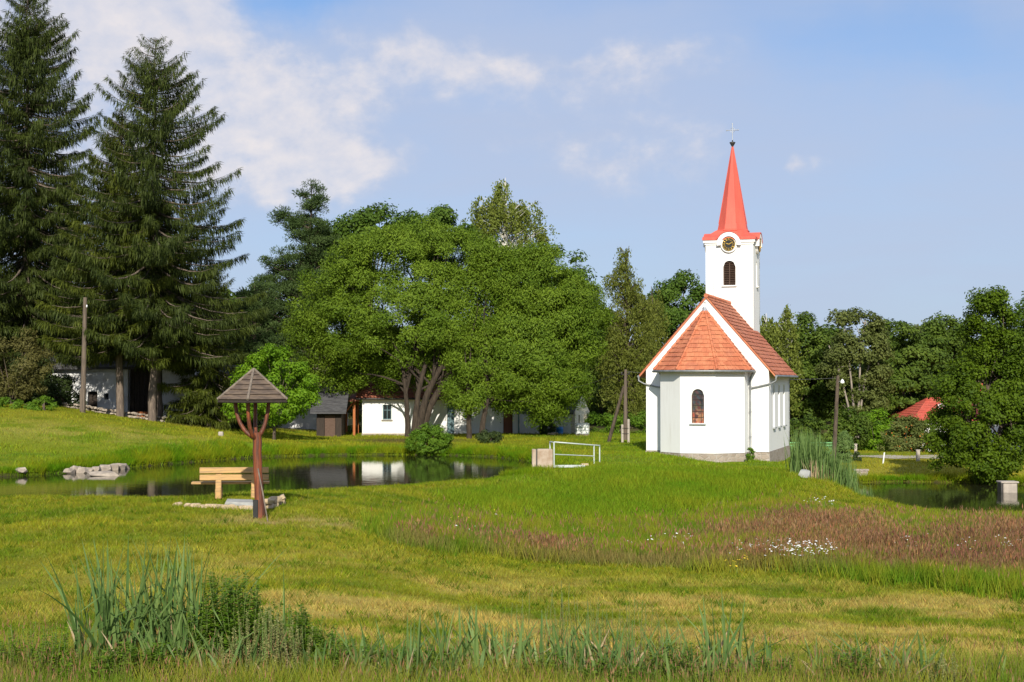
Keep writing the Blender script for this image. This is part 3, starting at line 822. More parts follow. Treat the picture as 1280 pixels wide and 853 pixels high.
    return t
chapel()
# ------------------------------------------------------------------ other buildings, poles, fences, the sluice
def rock(mb, c, r, rng, sq=(1, 1, .6), rz=0.0):
    n = 16; v = rng.normal(size=(n, 3)); v /= np.linalg.norm(v, axis=1)[:, None]
    v = np.sign(v)*np.abs(v)**.75*rng.uniform(.85, 1.08, (n, 1))*r*np.array(sq)
    c_, s_ = math.cos(rz), math.sin(rz)
    v = np.stack([v[:, 0]*c_-v[:, 1]*s_, v[:, 0]*s_+v[:, 1]*c_, v[:, 2]], 1)+np.array(c)
    mb.hull(v)
def simple_window(t, x, y, z, w, h, rz=0.0, frame='white_paint', name='window'):
    """frame with one mullion and one transom; pane and sill are its sub-parts. Outer face looks towards local -y"""
    f = MB(); e = .05
    for a, b, c, d in ((-w/2, -w/2+e, 0, h), (w/2-e, w/2, 0, h), (-w/2+e, w/2-e, 0, e), (-w/2+e, w/2-e, h-e, h), (-.018, .018, e, h-e)):
        f.box((a, -.03, c), (b, .03, d))
    f.box((-w/2+e, -.025, h*.62), (-.02, .025, h*.62+.035)); f.box((.02, -.025, h*.62), (w/2-e, .025, h*.62+.035))
    o = f.build(name, M[frame], t); o.location = (x, y, z); o.rotation_euler = (0, 0, rz)
    p = MB(); p.box((-w/2+.03, .035, .03), (w/2-.03, .05, h-.03)); p.build('pane', M['dark_glass'], o)
    s = MB(); s.box((-w/2-.08, -.24, -.06), (w/2+.08, -.035, -.004)); s.build('sill', M['concrete'], o)
    return o
def gable_roof(mb, x0, x1, y0, y1, z, rise, ov=.35, th=.1):
    """ridge along x"""
    ym = (y0+y1)/2; hw = (y1-y0)/2; sl = rise/hw; ze = z-sl*ov
    for sg in (-1, 1):
        ye = ym+sg*(hw+ov)
        mb.prism([(ye, ze), (ym, z+rise), (ym, z+rise+th), (ye, ze+th)], x0-ov, x1+ov, 'x')
    return ze
def roof_courses(t_roof, x0, x1, y0, y1, z, rise, ov, th, mat, seed, tile=.3, course=.36, both=True):
    ym = (y0+y1)/2; hw = (y1-y0)/2; sl = rise/hw; ze = z-sl*ov+th+.003
    m = MB(); tiles(m, (x0-ov, ym-hw-ov, ze), (x1+ov, ym-hw-ov, ze), (x1+ov, ym, z+rise+th), (x0-ov, ym, z+rise+th), course, tile, .03, seed)
    m.build('roof_tiles', [M[mat], M['tile_edge_shade' if 'tile' in mat else mat]], t_roof)

def cottage():
    d = 99.0; x0, x1 = U(453, d), U(648, d)
    t = thing('cottage', 'long low white cottage with a red tiled roof half hidden behind the big willow', 'cottage', (x0, d, 0))
    Lx = x1-x0; Wd = 6.0; H = 2.72
    u = lambda px: U(px, d)-x0
    wn = [(u(478.5), u(489.5), 1.02, 1.98, 0), (u(523), u(534), 1.02, 1.98, 0), (u(580), u(590), 1.02, 1.98, 0)]
    dr = [(u(559), u(568), .12, 2.05, 0), (u(629), u(641), .12, 2.1, 0)]
    w = MB(); w.wall((0, 0), (Lx, 0), .12, H, .4, wn+dr)
    gb = lambda q: H+2.9*(1-abs(q-Wd/2)/(Wd/2))
    w.wall((Lx, .401), (Lx, Wd), .12, H, .4, (), lambda q: gb(q+.401)); w.wall((Lx-.4, Wd), (.4, Wd), .12, H, .4); w.wall((0, Wd), (0, .401), .12, H, .4, (), lambda q: gb(Wd-q))
    w.build('wall', M['white_plaster'], t)
    p = MB(); p.box((-.03, -.03, -.8), (Lx+.03, Wd+.03, .118)); p.build('plinth', M['plinth_stone'], t)
    for a, b, c, e, _ in wn: simple_window(t, (a+b)/2, .12, c, b-a, e-c, 0, 'teal_paint')
    for (a, b, c, e, _), m in zip(dr, ('teal_paint', 'brown_door')):
        m_ = MB(); m_.box((a+.02, .10, c), (b-.02, .16, e-.01)); do = m_.build('door', M[m], t)
        h = MB(); h.tube([(b-.12, .06, c+1.0), (b-.12, .06, c+1.14)], .016, 6); h.tube([(b-.12, .06, c+1.07), (b-.12, .11, c+1.07)], .012, 6); h.build('handle', M['dark_metal'], do)
    r = MB(); gable_roof(r, 0, Lx, 0, Wd, H, 2.9, .38, .10); ro = r.build('roof', M['old_roof_tile'], t)
    roof_courses(ro, 0, Lx, 0, Wd, H, 2.9, .38, .10, 'old_roof_tile', 31)
    c = MB(); c.box((Lx*.38, Wd/2-.35, H+2.2), (Lx*.38+.6, Wd/2+.35, H+4.0)); c.build('chimney', M['plinth_stone'], ro)
    g = MB(); ze = H-2.9/(Wd/2)*.38; g.tube([(-.38, -.44, ze+.02), (Lx+.38, -.44, ze+.02)], .06, 6); g.build('gutter', M['dark_metal'], t)
    g = MB(); g.tube([(Lx-.02, -.4, ze), (Lx+.02, -.10, ze-.35), (Lx+.02, -.10, .1)], .05, 6); g.build('downpipe', M['teal_paint'], t)
    # lean-to with red posts at the left end
    t2 = thing('timber_lean_to', 'open red timber lean-to with a tiled roof at the left end of the white cottage', 'lean-to', (U(428, d), d+.3, 0))
    wd = U(452, d)-U(428, d)-.4
    for x in (.0, wd-.1):
        for y in (0, 2.2):
            q = MB(); q.cbox((x, y, 1.0), (.16, .16, 2.4), bev=.01); q.build('post', M['orange_wood'], t2)
    q = MB(); q.tube([(.05, 0, 1.3), (.65, 0, 2.12)], .06, 5); q.build('brace', M['orange_wood'], t2)
    q = MB(); q.cbox((wd/2-.05, 0, 2.27), (wd+.3, .14, .14)); q.build('beam', M['dark_wood'], t2)
    q = MB(); q.cbox((wd/2-.05, 2.2, 2.9), (wd+.3, .14, .14)); q.build('beam', M['dark_wood'], t2)
    q = MB(); q.prism([(-.5, 2.2), (2.6, 3.1), (2.6, 3.2), (-.5, 2.3)], -.4, wd+.28, 'x'); q.build('roof', M['old_roof_tile'], t2)
cottage()
def slate_shed():
    d = 97.0; x0, x1 = U(396, d), U(427, d)
    t = thing('garden_shed', 'dark wooden shed with a slate roof between the bright fruit tree and the white cottage', 'shed', (x0, d, 0)); Lx = x1-x0
    w = MB(); w.wall((0, 0), (Lx, 0), -.3, 1.55, .1, [(.5, 1.2, -.2, 1.35, 0)]); w.box((0, .1, -.3), (.1, 2.4, 1.55)); w.box((Lx-.1, .1, -.3), (Lx, 2.4, 1.55)); w.box((.1, 2.3, -.3), (Lx-.1, 2.4, 1.55))
    for k in range(9): w.cbox((Lx*(k+.5)/9, -.02, 1.5), (.03, .03, .12))
    w.build('wall', M['dark_wood'], t)
    r = MB(); r.prism([(-.5, 1.45), (1.2, 2.75), (2.9, 1.45), (2.9, 1.55), (1.2, 2.87), (-.5, 1.55)], -.35, Lx+.35, 'x'); ro = r.build('roof', M['slate'], t)
    m = MB(); tiles(m, (-.36, -.5, 1.555), (Lx+.36, -.5, 1.555), (Lx+.36, 1.2, 2.875), (-.36, 1.2, 2.875), .24, .3, .015, 41); m.build('slates', [M['slate'], M['slate']], ro)
    q = MB(); q.box((.52, .03, -.2), (1.18, .08, 1.33)); q.build('door', M['louvre_wood'], t)
    # grey barn behind it
    d = 108.0; x0 = U(352, d)
    t = thing('grey_barn', 'barn with a tall weathered grey roof rising behind the slate shed', 'barn', (x0, d, 0)); Lx = U(420, d)-x0
    w = MB(); w.box((0, 0, -.4), (Lx, .2, 2.5)); w.box((0, 7.8, -.4), (Lx, 8, 2.5)); w.wall((Lx, .2), (Lx, 7.8), -.4, 2.5, .2, (), lambda q: 2.5+3.4*(1-abs(q+.2-4)/4)); w.box((0, .2, -.4), (.2, 7.8, 2.5)); w.build('wall', M['old_plaster'], t)
    r = MB(); gable_roof(r, 0, Lx, 0, 8, 2.5, 3.4, .4, .1); ro = r.build('roof', M['grey_wood'], t)
    roof_courses(ro, 0, Lx, 0, 8, 2.5, 3.4, .4, .1, 'grey_wood', 43)
slate_shed()
def cart_barn():
    d = 93.0; x0, x1 = U(56, d), U(241, d); zg = gh((x0+x1)/2-1, d)-.1
    t = thing('whitewashed_barn', 'long whitewashed barn with dark gateways in the shade of the tall spruces', 'barn', (x0, d, zg)); Lx = x1-x0; H = 3.15
    u = lambda px: U(px, d)-x0
    op = [(u(160), u(203), -.5, 2.75, 0), (u(110), u(122), -.2, 1.35, 0), (u(130), u(136), .85, 1.2, 0), (u(60), u(92), -.6, 1.15, .6)]
    w = MB(); w.wall((0, 0), (Lx, 0), -.8, H, .5, op)
    w.box((0, .5, -.8), (.5, 7, H)); w.box((Lx-.5, .5, -.8), (Lx, 7, H)); w.box((.5, 6.5, -.8), (Lx-.5, 7, H)); w.build('wall', M['old_plaster'], t)
    g = MB()
    for k in range(7): g.box((u(160)+.04+k*.30, .38+.012*(k % 2), -.6), (u(160)+.32+k*.30, .46, 2.74))
    g.build('gate', M['dark_wood'], t)
    g = MB(); g.box((u(110), .36, -.4), (u(122), .44, 1.35)); g.build('door', M['dark_wood'], t)
    g = MB(); g.box((u(130), .3, .85), (u(136), .34, 1.2)); g.build('window', M['dark_glass'], t)
    g = MB(); g.box((u(60), .42, -.6), (u(92), .48, 1.15)); g.build('cellar_door', M['dark_void'], t)
    r = MB(); gable_roof(r, 0, Lx, 0, 7, H, 3.6, .45, .12); ro = r.build('roof', M['slate'], t)
    roof_courses(ro, 0, Lx, 0, 7, H, 3.6, .45, .12, 'slate', 51)
    # dark plank shed at its right end
    x2, x3 = U(243, d), U(284, d)
    t = thing('plank_shed', 'dark plank shed at the right end of the whitewashed barn', 'shed', (x2, d+.8, zg-.3)); Lx = x3-x2
    w = MB(); n = 12
    for k in range(n): w.box((Lx*k/n, .012*(k % 2), -.8), (Lx*(k+1)/n-.012, .1, 2.3))
    w.box((0, .13, -.8), (.1, 3, 2.3)); w.box((Lx-.1, .13, -.8), (Lx, 3, 2.3)); w.build('wall', M['dark_wood'], t)
    r = MB(); r.prism([(-.4, 2.2), (3.2, 3.2), (3.2, 3.3), (-.4, 2.3)], -.3, Lx+.3, 'x'); r.build('roof', M['slate'], t)
    # dry-stone wall at the foot of the barn
    rng = np.random.default_rng(5); m = MB()
    for px in np.arange(66, 206, 2.4):
        dd = 88.5+rng.uniform(-.2, .2)+max(0, (110-px))*.02; x = U(px+rng.uniform(-1, 1), dd); z = gh(x, dd)
        for L_ in range(2): rock(m, (x+rng.uniform(-.08, .08), dd+L_*.12, z+.05+L_*.20), rng.uniform(.08, .15), rng, (1.25, 1, .7), rng.uniform(0, 3))
    tag(m.build('stone_wall', M['boulder']), 'low rubble stone wall along the top of the grass bank below the whitewashed barn', 'wall')
    # firewood pile by the gate
    m = MB(); rng = np.random.default_rng(6)
    for k in range(26):
        x = U(172, 91)+(k % 9)*.14*1.0+rng.uniform(-.02, .02); m.tube([(x, 91, gh(x, 91)+.07+(k//9)*.12), (x, 91.7, gh(x, 91)+.07+(k//9)*.12)], rng.uniform(.05, .075), 7)
    tag(m.build('firewood_pile', M['orange_wood']), 'small stack of split firewood beside the barn gateway', 'firewood')
cart_barn()
def stone_house():
    d = 101.0; xr = U(736.5, d); zg = gh(xr, d)
    t = thing('stone_hut', 'small pale stone gabled hut between the second willow and the braced pole', 'hut', (xr, d, zg), R(64))
    # local x runs along the gable (seen at a slant), y into the hut
    Wd, H, L, rise = 2.35, 1.45, 4.0, 1.15
    gb = lambda q: H+rise*(1-abs(q-Wd/2)/(Wd/2))
    w = MB(); w.wall((-Wd, 0), (0, 0), -.5, H, .3, [(.55, .80, .70, 1.25, .12), (1.50, 1.75, .70, 1.25, .12)], gb)
    w.build('gable_wall', M['gable_stone'], t)
    w = MB(); w.box((-.3, .3, -.5), (0, L, H)); w.box((-Wd, .3, -.5), (-Wd+.3, L, H)); w.box((-Wd+.3, L-.3, -.5), (-.3, L, H)); w.build('side_wall', M['white_plaster'], t)
    for x in (-Wd+.675, -Wd+1.625):
        p = MB(); p.box((x-.13, .15, .7), (x+.13, .19, 1.25)); p.build('window', M['dark_glass'], t)
    r = MB()
    for sg in (-1, 1):
        xe = -Wd/2+sg*(Wd/2+.15); sl = rise/(Wd/2); r.prism([(xe, H-.15*sl), (-Wd/2, H+rise), (-Wd/2, H+rise+.06), (xe, H-.15*sl+.06)], .05, L+.2, 'y')
    r.build('roof', M['slate'], t)
stone_house()
def red_house():
    d = 128.0; x0, x1 = U(1146, d), U(1300, d); zg = -2.55
    t = thing('red_roofed_house', 'white house with a bright red hipped roof behind the big round tree', 'house', (x0, d, zg)); Lx = x1-x0; Wd = 8.0; H = 2.9
    w = MB(); w.wall((0, 0), (Lx, 0), -.6, H, .3, [(2.6, 3.5, .9, 2.1, 0), (5.2, 6.1, .9, 2.1, 0), (8.2, 9.1, .9, 2.1, 0)])
    w.box((0, .3, -.6), (.3, Wd, H)); w.box((Lx-.3, .3, -.6), (Lx, Wd, H)); w.box((.3, Wd-.3, -.6), (Lx-.3, Wd, H)); w.build('wall', M['white_plaster'], t)
    for x in (3.05, 5.65, 8.65): simple_window(t, x, .1, .9, .9, 1.2)
    e = .5; z0 = H-.02; zr = H+1.75
    A, B, C, D = (-e, -e, z0), (Lx+e, -e, z0), (Lx+e, Wd+e, z0), (-e, Wd+e, z0); P, Q = (2.0, Wd/2, zr), (Lx-2.0, Wd/2, zr)
    r = MB(); r.hull([A, B, C, D, P, Q]+[(p[0], p[1], p[2]-.1) for p in (A, B, C, D)]); ro = r.build('roof', M['red_roof_tile'], t)
    m = MB(); up = lambda p: (p[0], p[1], p[2]+.01)
    tiles(m, up(A), up(B), up(Q), up(P), .36, .3, .03, 61); tiles(m, up(D), up(A), up(P), up(P), .36, .3, .03, 62); m.build('roof_tiles', [M['red_roof_tile'], M['tile_edge_shade']], ro)
    s = MB(); s.cbox((2.65, 1.7, H+.93), (.9, .06, .7), rx=math.atan(1.75/4.5)); s.build('skylight', M['lamp_glass'], ro)
    c = MB(); c.box((6, 3.4, H+1.5), (6.6, 4, H+3)); c.build('chimney', M['red_roof_tile'], ro)
red_house()

def pole_things():
    # weathered pole on the bank at the left
    g = ground(104, 518); d = 83.0; x = U(104, d); z = gh(x, d); top = at(106.5, 372, d)
    t = thing('wooden_pole', 'weathered grey wooden pole standing alone on the bank before the spruces', 'utility pole', (x, d, z))
    m = MB(); m.tube([(0, 0, -.3), (.04, 0, 3), (top[0]-x, 0, top[2]-z)], [.15, .13, .105], 10); m.build('shaft', M['pole_wood'], t)
    m = MB(); m.lathe([(.02, 0), (.05, .02), (.045, .06), (.06, .08), (.04, .14)], (.17, -.02, top[2]-z-.55), 8); m.tube([(.05, 0, top[2]-z-.62), (.17, -.02, top[2]-z-.62), (.17, -.02, top[2]-z-.5)], .014, 5); m.build('insulator', M['lamp_glass'], t)
    m = MB(); m.box((-.13, -.16, .1), (.13, -.11, 1.3)); m.build('stub', M['pole_wood'], t)
    # braced pole left of the chapel
    d = 84.5; x = U(781.5, d); z = gh(x, d); tp = at(782, 462, d)[2]-z
    t = thing('braced_pole', 'tall timber utility pole with a slanting brace just left of the chapel', 'utility pole', (x, d, z))
    m = MB(); m.tube([(0, 0, .2), (0.02, 0, tp)], [.125, .085], 10); m.build('shaft', M['pole_wood'], t)
    b = at(759.5, 551, d+.8); e = at(780, 483, d)
    m = MB(); m.tube([(b[0]-x, .8, gh(b[0], d+.8)-z-.2), (e[0]-x, .05, e[2]-z)], [.105, .085], 8); m.build('brace', M['bark'], t)
    for k, sx in enumerate((-.17, .17)):
        m = MB(); m.cbox((sx, -.02, .55), (.13, .2, 1.6 if k else 1.0), bev=.02); m.build('concrete_stub', M['concrete'], t)
    m = MB()
    for sz in (.55, .85): m.tube([(.28*math.cos(R(30*i)), .16*math.sin(R(30*i)), sz) for i in range(13)], .012, 5, False)
    m.build('wire_tie', M['black_iron'], t)
    m = MB()
    for sx in (-.2, .2): m.lathe([(.02, 0), (.05, .02), (.045, .06), (.06, .08), (.04, .14)], (sx, -.05, tp-.3), 8)
    m.tube([(-.2, -.05, tp-.28), (.2, -.05, tp-.28)], .02, 6); m.build('insulators', M['dark_metal'], t)
    P1 = np.array([x, d-.05, z+tp-.15])
    # lamp pole right of the chapel
    d = 83.0; x2 = U(1041, d); z2 = gh(x2, d); top = at(1047.5, 470, d)
    t = thing('lamp_pole', 'brown timber pole leaning right with a small white lamp beyond the reeds', 'lamp pole', (x2, d, z2))
    m = MB(); m.tube([(0, 0, -.3), (top[0]-x2, 0, top[2]-z2)], [.125, .095], 9); m.build('shaft', M['bark'], t)
    m = MB(); m.tube([(.22, -.02, top[2]-z2-.42), (.34, -.14, top[2]-z2-.30), (.42, -.3, top[2]-z2-.28)], .02, 6); ar = m.build('lamp_arm', M['zinc'], t)
    m = MB(); m.lathe([(.02, .16), (.07, .1), (.12, 0), (.11, -.05), (.02, -.1)], (.44, -.34, top[2]-z2-.34), 12); m.build('lamp', M['lamp_glass'], t)
    P2 = np.array([top[0], d-.05, top[2]-.12])
    # wires
    def span(a, b, sag, name, label):
        m = MB(); n = 14
        m.tube([a+(b-a)*i/n-np.array([0, 0, sag*4*(i/n)*(1-i/n)]) for i in range(n+1)], .012, 4)
        tag(m.build(name, M['wire']), label, 'wire')
    span(P1+[0, 0, .05], P2, .25, 'overhead_wire', 'thin black wire running from the braced pole behind the chapel to the lamp pole')
    span(P1-[.18, 0, 0], np.array([U(648, 99), 98.6, 2.6]), .3, 'overhead_wire', 'thin black wire running from the braced pole to the corner of the white cottage')
pole_things()

def fence_and_posts():
    d = 86.0; a, b = U(986, d), U(1042, d); za = gh(a, d); t = thing('green_fence', 'low light green metal railing fence between the chapel and the lamp pole', 'fence', (a, d, min(za, gh(b, d))))
    L = b-a; n = 28
    for k in range(4):
        m = MB(); m.cbox((L*k/3, .04, .45), (.07, .07, 1.3)); m.build('post', M['green_paint'], t)
    for z in (.98, .84, .12):
        m = MB(); m.cbox((L/2, 0, z), (L, .04, .06)); m.build('rail', M['green_paint'], t)
    m = MB()
    for k in range(n): m.cbox((L*(k+.5)/n, 0, .48), (.028, .02, .68))
    m.build('bars', M['green_paint'], t)
    for (px, py, h, w, lean, mat, nm, lab, cat) in ((1104.5, 580, .62, .07, .13, 'white_paint', 'marker_post', 'slim white marker post leaning right on the lawn beyond the pond', 'post'),
                                    (1069.5, 569, .62, .16, 0, 'concrete', 'gate_post', 'pale square gate post at the left end of the road beside the reeds', 'post'),
                                    (1147.5, 577, .60, .2, 0, 'concrete', 'gate_post', 'pale square gate post by the road near the big round tree', 'post')):
        g = ground(px, py); m = MB(); m.cbox((0, 0, h/2-.05), (w, w*.8, h+.1), ry=lean, bev=.015)
        if nm == 'gate_post': m.cbox((0, 0, h+.03), (w*1.2, w, .06), bev=.01)
        o = m.build(nm, M[mat]); o.location = g; tag(o, lab, cat)
fence_and_posts()

def sluice():
    d = 61.5; x0, x1 = U(671.5, d), U(691, d); xm = (x0+x1)/2
    t = thing('sluice', 'weathered concrete sluice box at the outlet of the left pond', 'sluice', (xm, d, 0)); w = x1-x0
    z1 = at(680, 562, d)[2]
    m = MB()
    m.cbox((0, .35, z1/2-.45), (w, .7, z1+.9), bev=.03); m.build('concrete_box', M['rusty_concrete'], t)
    m = MB(); m.cbox((-w/2-.13, .3, z1/2-.45), (.16, .75, z1+.88), bev=.02); m.build('side_wall', M['rusty_concrete'], t)
    m = MB(); m.cbox((-w/2-.025, -.02, z1/2-.4), (.045, .06, z1+.85)); m.build('slot_rail', M['dark_metal'], t)
    # railing
    pts = {'A0': at(687.5, 552.5, 63.0), 'A': at(692.5, 552.8, 61.9), 'B': at(742.5, 556.8, 64.5), 'B0': at(749.5, 557.2, 65.6)}
    t = thing('footbridge_railing', 'pale galvanised tube railing beside the concrete sluice', 'railing', (pts['A'][0], pts['A'][1], 0))
    L = lambda p: np.array(p)-np.array([pts['A'][0], pts['A'][1], 0])
    for k in ('A0', 'A', 'B', 'B0'):
        p = L(pts[k]); zg = gh(pts[k][0], pts[k][1]); m = MB(); m.tube([(p[0], p[1], zg-.2), (p[0], p[1], p[2])], .028, 7); m.build('post', M['galvanised'], t)
    m = MB(); m.tube([L(pts[k]) for k in ('A0', 'A', 'B', 'B0')], .03, 7); m.build('top_rail', M['galvanised'], t)
    m = MB(); m.tube([L(pts['A'])-[0, 0, .50], L(pts['B'])-[0, 0, .46]], .022, 7); m.build('mid_rail', M['galvanised'], t)
    g = at(711, 582.5, 61.8); z = gh(g[0], g[1])
    m = MB(); m.cbox((0, 0, 0), (1.28, .34, .05)); m.cbox((0, -.17, .03), (1.28, .02, .1)); o = m.build('metal_plank', M['aluminium_sheet']); o.location = (g[0], g[1], z+.10); o.rotation_euler = (0, 0, R(4)); tag(o, 'silvery sheet metal footboard lying below the tube railing', 'plank')
    g = at(731, 582, 62.2); m = MB(); m.tube([(-.14, 0, 0), (.14, .1, 0)], .07, 7); o = m.build('wood_log', M['tan_stone']); o.location = (g[0], g[1], gh(g[0], g[1])+.08); tag(o, 'short pale log at the right end of the silvery footboard', 'log')
    # outlet block in the right pond
    d = 64.5; x0, x1 = U(1246.5, d), U(1267.5, d); m = MB(); zt = at(1257, 603.5, d)[2]
    t = thing('outlet_block', 'square pale concrete outlet block standing in the right pond', 'outlet', ((x0+x1)/2, d, WL2)); w = x1-x0
    m.cbox((.06, 0, (zt-WL2)/2-.3), (w-.12, .6, zt-WL2+.6), bev=.03); m.build('concrete_box', M['concrete'], t)
    m = MB(); m.cbox((.04, 0, zt-WL2+.03), (w+.04, .68, .07), bev=.015); m.build('cap', M['concrete'], t)
    m = MB(); m.cbox((-w/2+.04, -.1, (zt-WL2)/2-.25), (.07, .5, zt-WL2+.5)); m.build('slot_rail', M['dark_metal'], t)
    # small brick culvert head on the far bank
    g = (U(1075, 71.6), 71.6); m = MB(); m.cbox((0, 0, 0), (.62, .3, .6), bev=.02); m.cbox((0, -.01, .32), (.7, .36, .07)); o = m.build('culvert_head', M['plinth_stone']); o.location = (g[0], g[1], gh(*g)+.1); tag(o, 'small brown masonry culvert head on the far bank behind the reeds', 'culvert')
sluice()

def yard_items():
    d = 97.0; x = U(728, d); z = gh(x, d); w = U(736, d)-U(720, d)
    t = thing('water_tank', 'white caged plastic water tank in front of the small stone house', 'water tank', (x, d, z))
    m = MB(); m.cbox((0, w/2, .40), (w-.07, w-.07, .60), bev=.05); m.build('tank', M['white_plastic'], t)
    m = MB()
    for k in range(5):
        for y in (0, w): m.tube([(-w/2+w*k/4, y, .08), (-w/2+w*k/4, y, .76)], .013, 5)
    for zz in (.12, .34, .55, .76): m.tube([(-w/2, 0, zz), (w/2, 0, zz), (w/2, w, zz), (-w/2, w, zz), (-w/2, 0, zz)], .013, 5)
    m.build('cage', M['galvanised'], t)
    m = MB(); m.cbox((0, w/2, .04), (w+.04, w+.04, .09)); m.build('pallet', M['grey_wood'], t)
    d = 98.5; x = U(699.5, d); z = gh(x, d)
    t = thing('blue_barrel', 'blue plastic barrel standing on the lawn right of the dark conical shrub', 'barrel', (x, d, z))
    m = MB(); m.lathe([(.20, 0), (.23, .03), (.235, .14), (.225, .15), (.24, .2), (.225, .30), (.235, .31), (.23, .42), (.2, .45)], (0, 0, 0), 18); m.build('drum', M['blue_plastic'], t)
    m = MB(); m.lathe([(.21, .451), (.22, .47), (.2, .5), (.0, .505)], (0, 0, 0), 18); m.build('lid', M['blue_plastic'], t)
    # small white marker stone on the bank left of the fruit tree
    for (px, d, nm, s, mat, lab, cat) in ((276.5, 80, 'marker_stone', (.26, .2, .28), 'concrete', 'little pale marker stone on the far bank left of the bright fruit tree', 'stone'),
                                     (692, 97.5, 'stone_pile', (.5, .3, .18), 'tan_stone', 'heap of brown stones beside the blue barrel', 'stones')):
        x = U(px, d); m = MB(); rng = np.random.default_rng(int(px))
        if nm == 'marker_stone': m.cbox((0, 0, .1), s, bev=.04)
        else:
            for k in range(7): rock(m, (rng.uniform(-.3, .3), rng.uniform(-.15, .15), .08), .13, rng, (1, 1, .8))
        o = m.build(nm, M[mat]); o.location = (x, d, gh(x, d)); tag(o, lab, cat)
yard_items()

# ------------------------------------------------------------------ shelter, bench, edging stones
def bird_shelter():
    d = 38.6; x = U(325, d); z = gh(x, d)
    t = thing('roofed_post', 'red log post forking into four arms under a little pyramid shingle roof', 'shelter', (x, d, z))
    lean = -.06
    P = lambda px, py: at(px, py, d)-np.array([x, d, z])
    rng = np.random.default_rng(3)
    b0, b1 = P(325.5, 650), P(320.5, 541)
    m = MB(); n = 9
    m.tube([b0+(b1-b0)*i/n+np.array([rng.normal()*.006, 0, 0]) for i in range(-1, n+1)], [.15]+[.145-.032*min(1, i/3) for i in range(n+1)], 14); m.build('post', M['red_log'], t)
    zr = P(315, 500)[2]; cxr = P(315.5, 500)[0]
    arms = [((-.62, .05), .05), ((.58, .05), .05), ((-.05, -.42), .05), ((0.0, .5), .05)]
    for (ax, ay), rr in arms:
        e = np.array([cxr+ax*.72, ay, zr+.10]); s_ = b1+np.array([0, 0, -.16])
        kn = np.array([cxr+ax*.62, ay*.85, b1[2]+(.38 if abs(ax) > .2 else .2)])
        pts = []
        for i in range(9):
            u = i/8; pts.append(s_*(1-u)**2+2*u*(1-u)*kn*np.array([1.12, 1.12, .88])+e*u*u)
        m = MB(); m.tube(pts, [rr*1.25]+[rr*1.1]*3+[rr]*5, 9); m.build('arm', M['red_log'], t)
    # roof: four boarded faces, one corner towards the camera
    hw = .86; zt = P(316, 463)[2]
    C = [(cxr+hw*1.0*math.cos(a), hw*1.0*math.sin(a), zr) for a in (R(-88), R(2), R(92), R(182))]
    C = [(c[0]+.0, c[1], c[2]) for c in C]; ap = np.array([cxr+.03, 0, zt])
    C = [np.array(c)*np.array([1.0, 1.0, 1]) for c in C]
    m = MB(); m.hull([c for c in C]+[ap]+[c-np.array([0, 0, .02]) for c in C]); ro = m.build('roof', M['dark_wood'], t)
    m = MB(); rng = np.random.default_rng(8)
    for k in range(4):
        A, B = C[k], C[(k+1) % 4]; nb = 6; nm = np.cross(B-A, ap-A); nm /= np.linalg.norm(nm)
        for i in range(nb):
            v0, v1 = i/nb, (i+1.12)/nb; v1 = min(v1, 1)
            la, lb = A+(ap-A)*v0, B+(ap-B)*v0; ua, ub = A+(ap-A)*v1, B+(ap-B)*v1
            j = .032+rng.uniform(0, .01)
            la, lb = la-(lb-la)*.0, lb
            m.add([la+nm*j, lb+nm*j, ub+nm*.008, ua+nm*.008, la+nm*.004, lb+nm*.004], [(0, 1, 2, 3), (4, 5, 1, 0), (4, 0, 3), (5, 2, 1)])
    m.build('roof_boards', M['shingle_board'], ro)
    m = MB()
    for k in range(4):
        A = C[k]; dr = (A-ap); m.tube([ap+[0, 0, .035], A+dr*.02+np.array([0, 0, .03])], [.034, .038], 6)
    m.build('ridge_strips', M['grey_wood'], ro)
    m = MB()
    for k in range(4): m.tube([C[k]-[0, 0, .05], C[(k+1) % 4]-[0, 0, .05]], .03, 5)
    m.build('roof_frame', M['dark_wood'], t)
    m = MB(); m.cbox((b0[0]-.10, -.06, .16), (.13, .2, .62), bev=.01); m.build('steel_shoe', M['black_iron'], t)
    # hiking stick
    g = at(335, 655, 37.9); e = at(322.5, 586, 38.45)
    m = MB(); m.tube([(g[0], g[1], gh(g[0], g[1])-.02), (g+e)/2+np.array([.01, 0, 0]), e], [.016, .018, .02], 7); tag(m.build('walking_stick', M['grey_wood']), 'thin pale wooden stick leaning against the red log post', 'stick')
bird_shelter()
def bench():
    d = 42.4; a, b = U(251, d), U(336, d); x = (a+b)/2; z = gh(x, d)
    t = thing('garden_bench', 'yellow wooden plank bench with a slatted back facing the pond', 'bench', (x, d, z), R(7)); L = b-a
    zt = max(.72, at(0, 583.5, d)[2]-z)
    for k in range(2):
        m = MB(); m.cbox((0, -.02+.03*k, zt-.10-.20*k), (L, .055, .165), rx=R(-8), bev=.012); m.build('back_plank', M['bench_wood'], t)
    for y in (.28, .50):
        m = MB(); m.cbox((-.12, y, .43), (L+.25, .2, .06), bev=.01); m.build('seat_plank', M['bench_wood'], t)
    for s in (-.58, .58):
        m = MB(); m.cbox((s*L*.5+(.12 if s < 0 else 0), .03, zt/2-.02), (.16, .14, zt-.02), rx=R(-8), bev=.015); m.build('back_post', M['bench_wood'], t)
        m = MB(); m.cbox((s*L*.5+(.12 if s < 0 else 0), .20, .15), (.17, .66, .30), bev=.03); m.build('leg', M['bench_wood'], t)
bench()
